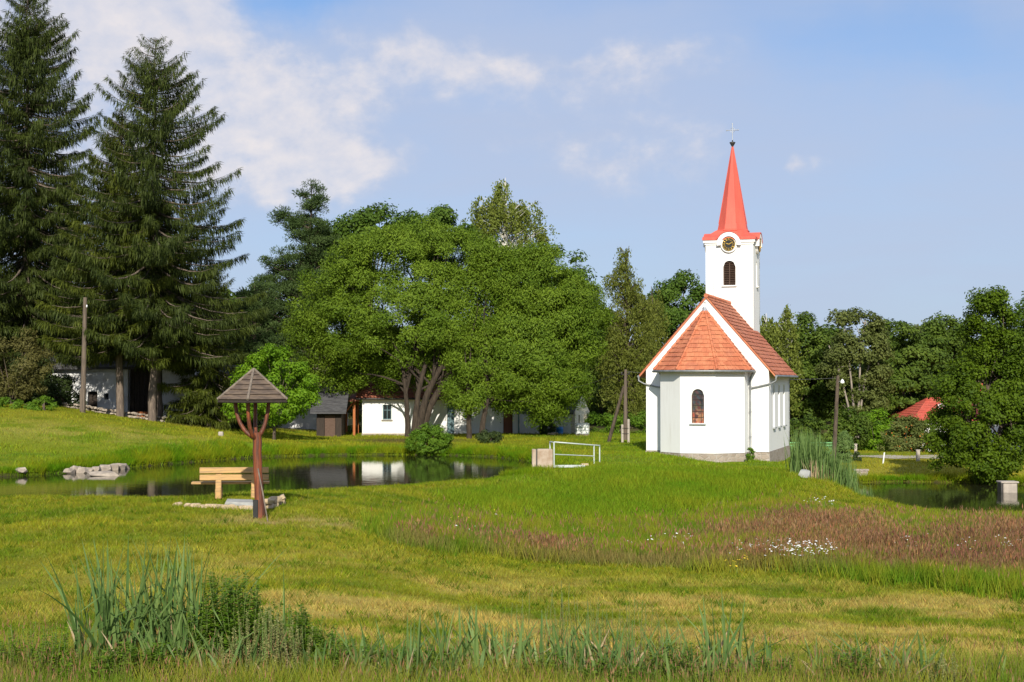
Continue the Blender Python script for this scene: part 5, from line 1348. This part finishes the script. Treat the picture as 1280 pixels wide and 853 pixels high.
# --- right side
broad_tree('alder_tree', 'big round dark green tree on the far shore of the right pond', 1232, 70.8, [(1238, 378, 16, 24, 0), (1240, 405, 30, 32, 0), (1240, 440, 42, 40, 0), (1238, 480, 54, 46, 0), (1232, 520, 64, 42, -.3), (1205, 548, 46, 34, -.4), (1250, 548, 48, 42, -.2), (1272, 490, 30, 50, 0), (1222, 580, 54, 22, -.6), (1186, 545, 30, 26, 0), (1194, 502, 30, 36, -.3)], 70, 'alder_leaf', 'bark', 270, .50, 290, .13, .085, .3, [(0, 0, .1, 0, 4.5, .16), (.35, .1, .9, .1, 4.0, .12), (-.3, .1, -.8, 0, 3.6, .12)], n_limbs=44, limb_r=.06)
def forest():
    # single trees one can tell apart along the edge of the wood
    bt = broad_tree
    hanging_tree('birch_tree', 'thin grey green birch showing just right of the church tower', 984, 138, [(984, 400, 9, 18, 0), (984, 430, 18, 26, 0), (980, 470, 24, 36, 0), (968, 420, 12, 28, 0)], 80, 'birch_leaf', 'birch_bark', 380, 260, 1.5, .26, .14)
    hanging_tree('birch_tree', 'second thin birch close behind the chapel roof', 958, 142, [(958, 410, 10, 20, 0), (958, 450, 18, 30, 0)], 81, 'birch_leaf', 'birch_bark', 385, 160, 1.5, .26, .14)
    bt('oak_tree', 'rounded dark oak left of the airy pale trunked tree', 1022, 140, [(1020, 410, 22, 22, 0), (1012, 440, 34, 34, 0), (1030, 465, 34, 40, 0), (1005, 490, 34, 44, 0)], 82, 'forest_leaf', 'bark', 110, .95, 250, .30, .17, .1, [(0, 0, 0, 0, 7, .25)], n_limbs=14)
    # airy tree with pale limbs
    rng = np.random.default_rng(83); px, d = 1068, 132; t = place('airy_tree', 'airy sparse tree with pale forking limbs at the edge of the wood', 'tree', px, d)
    ells = px_ells(px, d, [(1048, 402, 22, 12, 0), (1075, 395, 24, 12, 0), (1095, 412, 18, 14, 0), (1058, 430, 24, 18, 0), (1085, 440, 28, 22, 0), (1040, 450, 18, 20, 0), (1098, 470, 20, 20, 0), (1060, 480, 26, 24, 0), (1082, 505, 24, 22, 0)])
    lv = Leaves(); C = leafy(rng, lv, ells, 120, .68, 170, .26, .13, .2, lo=.5); tr = MB()
    for bx, lx, h in ((0, -.9, 9.6), (.25, .7, 10.2), (-.3, -1.9, 8.0), (.3, 1.9, 8.8)):
        p = wobble_trunk(rng, tr, h, .13, .05, (lx, 0), base=(bx, 0, -.3)); near = C[np.argsort(np.abs(C[:, 0]-lx))][:36]; limbs(rng, tr, (p[5], p[-1]), near[near[:, 2] > h*.55], 6, .045)
    tr.build('trunk', M['pale_bark'], t); lv.build('crown', 'olive_leaf', t)
    bt('broadleaf_tree', 'dense dark green layered tree in the middle of the wood edge', 1128, 136, [(1130, 418, 30, 20, 0), (1140, 440, 44, 22, 0), (1120, 462, 46, 24, 0), (1140, 490, 52, 26, 0), (1115, 515, 48, 28, 0)], 84, 'forest_leaf', 'bark', 150, .9, 260, .30, .17, .05, [(0, 0, 0, 0, 8, .28)], n_limbs=14, flat=.5)
    bt('broadleaf_tree', 'dark tree with a feathery top just left of the big round tree', 1184, 146, [(1180, 415, 26, 18, 0), (1170, 440, 34, 30, 0), (1195, 450, 34, 40, 0), (1180, 490, 40, 40, 0)], 85, 'forest_leaf', 'bark', 120, .95, 250, .30, .17, .1, [(0, 0, 0, 0, 8, .28)], n_limbs=12)
    hanging_tree('willow_tree', 'pale feathery treetop on the skyline left of the big round tree', 1172, 152, [(1168, 412, 34, 14, 0), (1172, 430, 36, 18, 0)], 86, 'olive_leaf', 'bark', 398, 160, 1.4, .28, .12)
    bt('broadleaf_tree', 'dark tree at the right edge behind the big round tree', 1318, 116, [(1300, 392, 30, 24, 0), (1325, 425, 44, 44, 0), (1318, 470, 50, 50, 0)], 87, 'oak_leaf', 'bark', 100, .9, 250, .26, .15, .1, [(0, 0, 0, 0, 7, .28)], n_limbs=12)
    # rounded shrubs in front of the wood
    shrub('garden_bush', 'rounded mid green bush just right of the lamp pole', 1072, 104, [(0, 0, 1.4, 1.7, 1.2, 1.5), (-1.3, 0, 1.0, 1.2, 1, 1.1), (1.4, .2, 1.2, 1.2, 1, 1.3)], 90, 'shrub_leaf', 110, .42, 110, .20, .09)
    shrub('garden_bush', 'yellowish upright bush in the middle of the shrub border', 1096, 101, [(0, 0, 1.6, .9, .8, 1.8), (.5, 0, 1.2, .9, .8, 1.3), (-.5, 0, 1.3, .8, .8, 1.3)], 91, 'apple_leaf', 80, .36, 110, .20, .08, -.1)
    t = shrub('flowering_shrub', 'shrub with orange blooms at the right end of the shrub border', 1127, 97, [(0, 0, 1.3, 1.1, .9, 1.4), (.8, 0, 1.2, .9, .7, 1.3), (-.8, 0, .9, .8, .7, 1.0)], 92, 'olive_leaf', 80, .36, 110, .18, .08)
    rng = np.random.default_rng(93); lv = Leaves(); n = 150; C = on_ellipsoids(rng, [(0, -.1, 1.15, 1.1, .9, 1.2), (.8, -.1, .85, .75, .7, .85)], n, .95); lv.add(C, rng.normal(size=(n, 3)), rng.normal(size=(n, 3))+np.array([0, -1, .4]), .12, .10, rng.random(n)); lv.build('blossoms', 'orange_bloom', t)
    shrub('garden_bush', 'dark green bush between the flowering shrub and the big round tree', 1150, 98, [(0, 0, 1.4, 1.3, 1, 1.6), (1.4, 0, 1.5, 1.4, 1, 1.8), (-.6, .3, 1.2, .9, .8, 1.5)], 94, 'forest_leaf', 90, .42, 120, .2, .09)
    shrub('garden_bush', 'low dark bush behind the green fence', 1012, 100, [(0, 0, .9, 2.0, .9, 1.0), (2.6, 0, 1.2, 1.4, .9, 1.3)], 95, 'forest_leaf', 90, .42, 120, .2, .09)
    t = shrub('young_conifer', 'small pale weeping shrub between the lamp pole and the reeds', 1055, 84, [(0, 0, .8, .5, .4, .9), (0, 0, 1.3, .28, .25, .6)], 96, 'reed_leaf', 60, .2, 110, .16, .04, .8)
    shrub('wall_weed', 'small green weed growing by the downpipe at the foot of the apse', 937.5, 71.6, [(0, 0, .35, .16, .12, .38)], 98, 'shrub_leaf', 26, .10, 50, .10, .04, -.2, stems=3)
    shrub('low_shrub', 'tiny dark shrub on the lawn in front of the pale gate post', 1070.5, 85, [(0, 0, .3, .2, .2, .35)], 97, 'dark_shrub_leaf', 16, .12, 60, .1, .05)
    # the far wood reads as one mass
    rng = np.random.default_rng(99); lv = Leaves(); tr = MB()
    for k in range(120):
        px = rng.uniform(-500, 1800); d = rng.uniform(150, 185)
        top = np.interp(px, [-500, 300, 420, 700, 760, 900, 960, 1200, 1320, 1800], [330, 360, 420, 440, 430, 425, 412, 408, 395, 380])+rng.uniform(-4, 22)
        x = U(px, d); z0 = gh(x, d); zt = EYE+(478-top)/F*d; h = zt-z0; r = rng.uniform(2.2, 3.6)
        leafy(rng, lv, [(x, d, z0+h*.72, r, r, h*.28), (x, d, z0+h*.4, r*1.15, r, h*.38)], 44, 1.15, 80, .55, .34, .1, lo=.65)
    o = lv.build('far_wood', 'forest_leaf', None); tag(o, 'dark broadleaf wood closing the view behind the village', 'woodland', kind='stuff')
forest()
# ------------------------------------------------------------------ grass, reeds, flowers
def in_chapel(x, y):
    a = R(17); dx, dy = x-U(883.3, 74), y-74; u = dx*math.cos(a)-dy*math.sin(a); v = dx*math.sin(a)+dy*math.cos(a)
    return (np.abs(u) < 3.1) & (v > -.05) & (v < 10) | (np.abs(u) < 2.2) & (v > -2.6) & (v < 1)
class Blades:
    def __init__(s): s.V = []; s.C = []
    def add(s, x, y, z, h, w, lean, col, rng, tipcol=None, up=0.0):
        n = len(x); a = rng.uniform(0, 6.283, n); b = rng.uniform(0, 6.283, n)
        sx, sy = np.cos(a)*w*.5, np.sin(a)*w*.5
        lx, ly = np.cos(b)*lean*h, np.sin(b)*lean*h
        A = np.stack([x-sx, y-sy, z], 1); B = np.stack([x+sx, y+sy, z], 1); T = np.stack([x+lx, y+ly, z+h], 1)
        s.V.append(np.stack([A, B, T], 1).reshape(-1, 3))
        tc = col if tipcol is None else tipcol
        s.C.append(np.stack([col, col, tc], 1).reshape(-1, 3))
    def heads(s, x, y, z, ln, w, col, rng):
        """seed plumes: an upright narrow triangle pointing up with its wide part near the foot"""
        n = len(x); a = rng.uniform(0, 6.283, n); dx, dy = np.cos(a)*w*.5, np.sin(a)*w*.5; t = rng.normal(size=(n, 2))*.25*ln[:, None]
        A = np.stack([x-dx, y-dy, z+ln*.3], 1); B = np.stack([x+dx, y+dy, z+ln*.3], 1); T = np.stack([x+t[:, 0], y+t[:, 1], z+ln], 1); Q = np.stack([x, y, z-ln*.12], 1)
        s.V.append(np.stack([A, B, T, B, A, Q], 1).reshape(-1, 3)); s.C.append(np.repeat(col, 6, axis=0))
    def build(s, name, label, cat=None):
        V = np.concatenate(s.V); C = np.concatenate(s.C)
        o = obj(name, np_mesh(name, V, np.arange(len(V)).reshape(-1, 3), {'col': C}), M['grass_blade'])
        return tag(o, label, cat, kind='stuff')
def vary(rng, c, lo=.7, hi=1.3, hue=.08):
    n = len(c); return c*rng.uniform(lo, hi, (n, 1))*(1+rng.normal(size=(n, 3))*hue)
def scatter(rng, n, y0, y1, m=.37, pw=1.0):
    y = y0+(y1-y0)*rng.random(n)**pw; x = (rng.random(n)*2-1)*(m*y+1.5); return x, y
RED = poly_px([(495, 682), (560, 674), (640, 684), (760, 694), (860, 690), (950, 664), (1000, 652), (1100, 660), (1300, 666), (1480, 668), (1480, 742), (1290, 732), (1180, 724), (1050, 714), (920, 718), (780, 713), (650, 704), (560, 694)])
def grass():
    rng = np.random.default_rng(200)
    # mown lawn
    b = Blades()
    x, y = scatter(rng, 1060000, 15.5, 62, .44)
    keep = (sdist(POND1, x, y) > .02) & (sdist(POND2, x, y) > .02) & ~in_chapel(x, y) & ((sdist(MEADOW, x, y) > -.3) | (rng.random(len(x)) < .25))
    x, y = x[keep], y[keep]; z = ground_h(x, y)
    c = turf_colour(x, y); tuft = fbm(x, y, 1.7, 51); c = c*(.55+.85*fbm(x, y*1.2, 2.6, 53)*.5+.85*tuft*.5)[:, None]
    straw = rng.random(len(x)) < .08; c[straw] = c[straw]*.4+np.array([.36, .30, .09])*.6
    h = (.045+.06*sst(.4, .75, tuft))*rng.uniform(.6, 1.4, len(x))*(1+(y-20)/70)
    b.add(x, y, z-.01, h, (.010+.00028*(y-15))*rng.uniform(.8, 1.5, len(x)), .75, vary(rng, c), rng)
    # coarser tufts, plantain and clover standing out of the turf
    n = 5200; x, y = scatter(rng, n, 19, 60); keep = (sdist(POND1, x, y) > .3) & (sdist(POND2, x, y) > .3) & ~in_chapel(x, y) & (sdist(MEADOW, x, y) > 0) & (fbm(x, y, .6, 57) > .42); x, y = x[keep], y[keep]
    k = np.repeat(np.arange(len(x)), 16); rr = rng.uniform(.04, .16, len(x))[k]; xx, yy = x[k]+rng.normal(size=len(k))*rr, y[k]+rng.normal(size=len(k))*rr
    cc = lerp3((.055, .125, .006), (.16, .21, .012), rng.random(len(x)))[k]
    b.add(xx, yy, ground_h(xx, yy)-.01, rng.uniform(.08, .17, len(k)), .02*rng.uniform(.7, 1.5, len(k)), .8, vary(rng, cc), rng)
    b.build('lawn_grass', 'short mown yellow green lawn grass around the ponds')
    # lawn further back
    b = Blades(); x, y = scatter(rng, 290000, 62, 104, .45)
    keep = (sdist(POND1, x, y) > .02) & (sdist(POND2, x, y) > .02) & ~in_chapel(x, y); x, y = x[keep], y[keep]; z = ground_h(x, y)
    c = turf_colour(x, y); tuft = fbm(x, y, .9, 61); c = c*(.78+.45*tuft)[:, None]; h = (.07+.10*sst(.45, .8, tuft))*rng.uniform(.6, 1.4, len(x))
    b.add(x, y, z-.01, h, .034*rng.uniform(.7, 1.4, len(x)), .6, vary(rng, c), rng); b.build('bank_grass', 'green and sunburnt grass on the far bank and village lawn')
    # long grass on the dam
    b = Blades(); lo, hi = DAM.min(0)-1.5, DAM.max(0)+1.5; n = 150000
    x = rng.uniform(lo[0], hi[0], n); y = rng.uniform(lo[1], hi[1], n); sd = sdist(DAM, x, y)
    keep = (sd < rng.normal(size=n)*.6) & (sdist(POND1, x, y) > 3+rng.normal(size=n)*.5) & ~in_chapel(x, y); x, y = x[keep], y[keep]; z = ground_h(x, y)
    t = fbm(x, y, .5, 71); c = lerp3((.10, .205, .008), (.225, .265, .016), t); h = rng.uniform(.10, .30, len(x))*(.6+.8*t)
    b.add(x, y, z-.01, h, .026*rng.uniform(.7, 1.4, len(x)), .45, vary(rng, c), rng); b.build('dam_grass', 'longer bright green grass on the dam in front of the chapel')
    # uncut meadow with reddish seed heads
    b = Blades(); lo, hi = MEADOW.min(0)-1, MEADOW.max(0)+1; lo[1] = max(lo[1], 24); n = 640000
    x = rng.uniform(lo[0], hi[0], n); y = rng.uniform(lo[1], hi[1], n)
    keep = (sdist(MEADOW, x, y)+(fbm(x, y, .9, 83)-.5)*1.6 < rng.normal(size=n)*.25) & (sdist(POND2, x, y) > .4) & (np.abs(x) < .48*y+2); x, y = x[keep], y[keep]; z = ground_h(x, y)
    t = fbm(x, y*1.6, .35, 81); t2 = fbm(x, y, 1.3, 91); sr = sdist(RED, x, y)
    rd = sst(.8, -.9, sr+(t2-.5)*2.2)*sst(.40, .64, t+.08)
    c = lerp3((.10, .20, .010), (.24, .25, .022), sst(.3, .7, t2)); h = rng.uniform(.20, .48, len(x))*(.65+.7*t2)*(1-.35*sst(44, 50, y))
    tip = lerp3(c, (.30, .19, .085), rd*.8)
    b.add(x, y, z-.01, h, .020*rng.uniform(.7, 1.5, len(x)), .4, vary(rng, lerp3(c, (.24, .19, .06), rd*.5)), rng, vary(rng, tip))
    k = rng.random(len(x)) < rd*(.10+.34*sst(.35, .7, t2))+.014
    xs, ys, zs, hs = x[k], y[k], z[k], rng.uniform(.34, .6, k.sum())*(1-.3*sst(44, 50, y[k]))
    hc = lerp3((.225, .105, .065), (.30, .195, .085), fbm(xs, ys*1.5, .45, 95))
    dark = sst(.55, .75, fbm(xs, ys*1.7, .28, 97)); hc = lerp3(hc, (.18, .085, .055), dark*.8)
    b.add(xs, ys, zs, hs, .008*np.ones(len(xs)), .12, vary(rng, np.tile([.26, .20, .08], (len(xs), 1))), rng)
    b.heads(xs+rng.normal(size=len(xs))*.04, ys, zs+hs-.06, rng.uniform(.08, .17, len(xs)), rng.uniform(.016, .034, len(xs)), vary(rng, hc, .65, 1.35, .1), rng)
    b.build('meadow_grass', 'uncut meadow grass with reddish brown seed heads')
    # long grass along the water
    b = Blades()
    for poly, wl, n in ((POND1, WL1, 90000), (POND2, WL2, 50000)):
        seg = np.roll(poly, -1, 0)-poly; ln = np.hypot(*seg.T); k = rng.choice(len(poly), n, p=ln/ln.sum()); u = rng.random(n)[:, None]
        p = poly[k]+seg[k]*u; nr = np.stack([seg[k, 1], -seg[k, 0]], 1)/ln[k][:, None]
        sgn = -1 if sdist(poly, *(poly[0]+(seg[0]*.5)+np.array([seg[0, 1], -seg[0, 0]])/ln[0]*.2)) < 0 else 1
        off = np.abs(rng.normal(size=n))*.55-.05; p = p+nr*(sgn*off)[:, None]
        x, y = p[:, 0], p[:, 1]; kp = (np.abs(x) < .42*y+2); x, y, off = x[kp], y[kp], off[kp]
        near = y < (58 if poly is POND1 else 56); t = fbm(x, y, .8, 101); keep = ~near | (rng.random(len(x)) < .5); x, y, near, t = x[keep], y[keep], near[keep], t[keep]
        z = np.maximum(ground_h(x, y), wl-.03); c = lerp3((.085, .185, .004), (.215, .25, .010), sst(.3, .7, t))
        h = rng.uniform(.12, .42, len(x))*(.5+t)*np.where(near, .3, .85); b.add(x, y, z-.01, h, .026*rng.uniform(.7, 1.4, len(x)), .5, vary(rng, c), rng)
    b.build('shore_grass', 'long grass hanging over the edges of the ponds')
    # weedy strip in the foreground
    b = Blades(); n = 150000
    y = 17.4+rng.random(n)*6.0; x = (rng.random(n)*2-1)*(.36*y+.8); edge = 21.3+1.2*fbm(x, y*0, .5, 111)-.9*sst(1.0, 4.5, x)+1.2*sst(-4.6, -6.2, x)
    keep = (y < edge) & (rng.random(n) < -.1+1.3*fbm(x, y, 1.1, 113)); x, y = x[keep], y[keep]; z = ground_h(x, y); t = fbm(x, y, .9, 115)
    c = lerp3((.095, .20, .008), (.27, .285, .025), sst(.28, .72, t)); h = rng.uniform(.10, .50, len(x))*(.5+.8*t); b.add(x, y, z-.01, h, .011*rng.uniform(.7, 1.6, len(x)), .45, vary(rng, c), rng, vary(rng, lerp3(c, (.30, .28, .09), t*.45)))
    k = rng.random(len(x)) < .05*(.25+1.0*sst(-4.5, -5.5, x)+.9*sst(20.4, 19.4, y)+.2*sst(-1, 1, x)); xs, ys, zs = x[k], y[k], z[k]; hs = rng.uniform(.4, .75, k.sum())
    b.add(xs, ys, zs, hs, .005*np.ones(len(xs)), .15, vary(rng, np.tile([.26, .2, .08], (len(xs), 1))), rng)
    b.heads(xs, ys, zs+hs-.05, rng.uniform(.05, .12, len(xs)), rng.uniform(.007, .014, len(xs)), vary(rng, np.tile([.27, .15, .08], (len(xs), 1))), rng)
    b.build('weed_grass', 'tall weedy grass with brown seed heads along the bottom of the view')
    # yarrow and other flowers
    rng = np.random.default_rng(230); V = []; Fq = []; 
    mw, my, ms = MB(), MB(), MB()
    def flower(mb, x, y, h, r, k=6):
        z = gh(x, y); t1, t2 = rng.normal(size=2)*.18; hh = h
        mb.add([(x+r*math.cos(R(60*i)), y+r*math.sin(R(60*i)), z+hh+r*(t1*math.cos(R(60*i))+t2*math.sin(R(60*i)))+rng.normal()*.004) for i in range(6)]+[(x, y, z+hh+.012)], [(i, (i+1) % 6, 6) for i in range(6)])
        ms.add([(x-.005, y, z), (x+.005, y, z), (x, y, z+hh)], [(0, 1, 2)])
    for (px0, px1, py0, py1, n, dy) in ((948, 1048, 700, 716, 170, 0), (905, 950, 700, 712, 16, 0), (838, 870, 688, 700, 12, 0), (1005, 1042, 640, 646, 20, 0), (1110, 1160, 692, 706, 14, 0), (1190, 1225, 698, 706, 12, 0), (1240, 1285, 696, 706, 16, 0), (780, 850, 690, 705, 8, 0), (560, 640, 650, 690, 6, 0)):
        for k in range(n):
            px = (px0+px1)/2+(px1-px0)/2*np.clip(rng.normal()*.5, -1, 1); g = ground(px, rng.uniform(py0, py1)); flower(mw, g[0], g[1], rng.uniform(.36, .55), rng.uniform(.014, .034))
    for (px0, px1, py0, py1, n) in ((905, 940, 712, 722, 14), (1150, 1180, 700, 712, 8), (560, 680, 650, 668, 10), (1200, 1280, 700, 720, 8)):
        for k in range(n): g = ground(rng.uniform(px0, px1), rng.uniform(py0, py1)); flower(my, g[0], g[1], rng.uniform(.2, .4), rng.uniform(.02, .03))
    tag(mw.build('yarrow_flowers', M['white_paint']), 'white yarrow flower heads in the uncut meadow', kind='stuff'); tag(my.build('yellow_flowers', M['gold_petal']), 'small yellow flowers in the uncut meadow', kind='stuff')
    tag(ms.build('flower_stems', M['stem_green']), 'thin green stems of the meadow flowers', kind='stuff')
noisy('gold_petal', (.65, .45, .02), (.7, .5, .04), 3, .7, 0); noisy('stem_green', (.12, .18, .04), (.16, .2, .05), 3, .7, 0)
grass()

def strap_blades(lst, rng, base, n, h, spread, w, splay=.35, bend=.22):
    """long tapering strap leaves, each five segments; appended to (V, F, T)"""
    V, Fq, Tn = lst
    for k in range(n):
        b = np.array(base)+np.array([rng.normal()*spread, rng.normal()*spread*.6, 0]); L = h*rng.uniform(.5, 1.05); a = rng.uniform(0, 6.283); s = abs(rng.normal())*splay
        dr = np.array([math.cos(a), math.sin(a)*.7, 0]); fa = rng.uniform(0, 6.283); sd = np.array([math.cos(fa), math.sin(fa), 0]); ww = w*rng.uniform(.7, 1.25); o = len(V); fold = rng.random() < .15; t = rng.random()
        for i in range(7):
            u = i/6; p = b+dr*(s*L*(u*.6+bend*3*u*u*.5))+np.array([0, 0, L*u*(1-.18*s*u)])
            if fold and u > .6: p = p+dr*(u-.6)*L*.7-np.array([0, 0, (u-.6)*L*1.3])
            q = ww*(.75+.5*u if u < .3 else .9*(1-u)**.65+.02)*.5; tw = fa+u*.8; sd = np.array([math.cos(tw), math.sin(tw), 0])
            V.append(p-sd*q); V.append(p+sd*q); Tn.extend((t, t))
        for i in range(6): Fq.append((o+2*i, o+2*i+1, o+2*i+3, o+2*i+2))
def strap_obj(name, lst, mat, parent=None): return obj(name, np_mesh(name, np.array(lst[0]), np.array(lst[1]), {'tint': np.array(lst[2])}), M[mat], parent)
def cattails():
    rng = np.random.default_rng(300)
    def clump(label, px, d, hpx, n, spread, w=.070, splay=.5, dry=6):
        x = U(px, d); z = gh(x, d); t = thing('cattail_clump', label, 'cattails', (x, d, z-.02), 0, 'cattail clumps along the ditch in front')
        h = hpx/F*d; A = ([], [], []); strap_blades(A, rng, (0, 0, 0), n, h, spread, w, splay); strap_obj('leaves', A, 'reed_leaf', t)
        if dry: B = ([], [], []); strap_blades(B, rng, (0, 0, 0), dry, h*.75, spread, w*.8, splay*1.3); strap_obj('dry_leaves', B, 'dry_reed', t)
    clump('largest cattail clump with tall blades fanning out at the lower left', 140, 21.4, 172, 69, .24, splay=.5)
    clump('tall cattail clump just right of the largest one', 190, 21.8, 165, 60, .22, splay=.42)
    clump('cattail clump with the highest blade beside the leafy weed bush', 236, 21.6, 178, 66, .2, splay=.42)
    clump('dense low cattail clump in front of the tall ones at the lower left', 215, 20.8, 95, 51, .28, splay=.55)
    clump('few upright cattail blades standing alone right of the leafy weed bush', 359, 22.1, 120, 5, .03, splay=.04, dry=0)
    clump('cattail tuft under the leafy weed bush', 300, 20.4, 80, 39, .22)
    clump('small cattail tuft right of the pale seeded weeds', 405, 20.6, 62, 27, .2)
    clump('short cattail tuft left of the bottom middle row', 455, 20.4, 78, 24, .2)
    clump('spreading cattail tuft with broad blades at the bottom middle', 555, 20.3, 100, 45, .30, splay=.6)
    clump('upright cattail tuft in the bottom middle row', 605, 20.5, 100, 39, .2)
    clump('leaning cattail tuft right of the bottom middle row', 668, 20.4, 92, 27, .2)
    clump('broad dense cattail tuft at the bottom right of the middle', 765, 20.3, 98, 51, .32, splay=.55)
    clump('cattail tuft left of the tallest bottom reed', 815, 20.4, 82, 30, .22)
    clump('cattail tuft with one tall yellowing blade', 900, 20.4, 120, 33, .18, dry=5)
    clump('sparse cattail tuft with arching blades at the bottom right', 1095, 20.3, 100, 21, .26, splay=.7)
    clump('short cattail tuft left of the arching one at the bottom right', 1035, 20.2, 70, 21, .2)
    clump('lone cattail blades near the bottom right corner', 1232, 20.1, 66, 4, .06, dry=0)
    clump('short cattail tuft between the pale seeded weeds and the middle row', 500, 20.3, 70, 21, .22)
    clump('low cattail tuft at the very bottom between the leafy weeds and the spreading tuft', 525, 20.1, 84, 26, .22, splay=.42)
    clump('cattail tuft with upright blades right of the spreading bottom tuft', 632, 20.2, 88, 26, .22, splay=.42)
    clump('cattail tuft with leaning blades left of the broad dense tuft', 720, 20.2, 92, 28, .22, splay=.5)
    clump('thin cattail tuft between the broad dense tuft and the yellowing blade', 858, 20.2, 80, 22, .22, splay=.42)
    clump('thin cattail tuft right of the tall yellowing blade', 945, 20.2, 76, 20, .22, splay=.42)
    clump('arching cattail tuft close to the bottom right corner weeds', 1130, 20.2, 84, 18, .2, splay=.6)
    # leafy weeds
    def herb(name, label, px, d, hpx, wpx, n_st, mat, L, W, per, seed, droop=.1):
        rg = np.random.default_rng(seed); x = U(px, d); t = thing(name, label, 'weeds', (x, d, gh(x, d)-.02)); lv = Leaves(); tr = MB(); h = hpx/F*d; w = wpx/F*d
        for k in range(n_st):
            b = np.array([rg.uniform(-1, 1)*w, rg.uniform(-.3, .3), 0]); hh = h*rg.uniform(.55, 1.05)*(1-.45*abs(b[0]/w)**2); e = b+np.array([rg.normal()*.10, rg.normal()*.08, hh]); tr.tube([b, (b+e)/2+np.array([rg.normal()*.02, 0, 0]), e], [.006, .005, .003], 4, False)
            m = int(per*hh/h); u = rg.uniform(.12, 1, m); P = b+(e-b)*u[:, None]; a = rg.uniform(0, 6.283, m); o = np.stack([np.cos(a), np.sin(a), rg.uniform(-.2, .6, m)-droop], 1)
            s = rg.uniform(.6, 1.2, m)*(1.15-.55*u); lv.add(P+nrm(o)*(L*.5*s)[:, None], o, np.array([0, 0, 1.0])+rg.normal(size=(m, 3))*.4, L*s, W*s, rg.random(m)*.6+rg.random()*.4)
        tr.build('stems', M['stem_green'], t); lv.build('foliage', mat, t)
    herb('weed_bush', 'tall bright leafy weed bush right of the high cattails', 288, 21.4, 128, 46, 120, 'shrub_leaf', .10, .034, 190, 310)
    herb('weed_bush', 'broad low leafy weed bush at the foot of the cattails', 355, 21.2, 88, 62, 110, 'shrub_leaf', .10, .034, 150, 311)
    herb('seeded_weeds', 'pale yellowish seeding weeds in front of the leafy bush', 335, 20.6, 92, 55, 90, 'pale_seed', .04, .024, 170, 312)
    herb('weed_bush', 'leafy weeds at the foot of the largest cattails', 180, 20.6, 55, 60, 70, 'shrub_leaf', .13, .04, 90, 313)
    herb('weed_bush', 'low leafy weeds among the bottom middle cattails', 700, 20.1, 42, 120, 110, 'shrub_leaf', .10, .03, 100, 314)
    herb('weed_bush', 'bright low leafy weeds at the bottom right', 1060, 20.1, 52, 40, 60, 'shrub_leaf', .10, .03, 120, 315)
    herb('weed_bush', 'leafy weed strip left of the bottom middle cattails', 450, 20.6, 52, 60, 70, 'shrub_leaf', .09, .03, 110, 316)
    herb('weed_bush', 'small leafy weeds between the two bottom middle cattail tufts', 520, 20.3, 50, 50, 60, 'shrub_leaf', .09, .03, 110, 320)
    herb('weed_bush', 'leafy weeds right of the broad dense cattail tuft', 850, 20.2, 58, 60, 60, 'shrub_leaf', .09, .03, 110, 321)
    herb('weed_bush', 'leafy weeds right of the tallest yellowing blade', 965, 20.1, 46, 50, 50, 'shrub_leaf', .09, .03, 110, 322)
    herb('seeded_weeds', 'pale seeding weeds near the bottom right corner', 1160, 20.1, 50, 60, 50, 'pale_seed', .04, .024, 120, 323)
    herb('weed_bush', 'low yellow green weeds at the bottom left corner', 40, 20.6, 70, 60, 70, 'apple_leaf', .09, .024, 100, 324)
    herb('seeded_weeds', 'thin reddish seeding grass stalks before the meadow', 690, 20.9, 118, 70, 60, 'red_seed', .03, .011, 70, 317)
    herb('seeded_weeds', 'reddish seeding stalks at the bottom middle', 790, 21.1, 95, 60, 46, 'red_seed', .03, .011, 60, 318)
    # reeds by the right pond
    x0, d = U(1038, 59.5), 59.5; t = thing('reed_bed', 'dense bed of tall green reeds at the left end of the right pond', 'reeds', (x0, d, gh(x0, d)))
    A = ([], [], []); B = ([], [], [])
    for k in range(170):
        px = rng.uniform(994, 1062) if k < 152 else rng.uniform(1066, 1082); dd = rng.uniform(58.2, 61.5); x = U(px, dd); hh = 1.95 if px < 1062 else 1.15
        strap_blades(A, rng, (x-x0, dd-d, gh(x, dd)-gh(x0, d)-.1), 18, hh*rng.uniform(.85, 1.1), .16, .05, .16)
    for k in range(10):
        px = rng.uniform(1010, 1034); x = U(px, 58.4); strap_blades(B, rng, (x-x0, 58.2-d, gh(x, 58.4)-gh(x0, d)), 12, .85, .12, .05, .25)
    strap_obj('leaves', A, 'reed_leaf', t); strap_obj('dry_leaves', B, 'dry_reed', t)
leaf_mat('pale_seed', (.24, .24, .09), (.36, .34, .15), .25, .8)
leaf_mat('red_seed', (.24, .12, .07), (.32, .20, .12), .25, .8)
cattails()
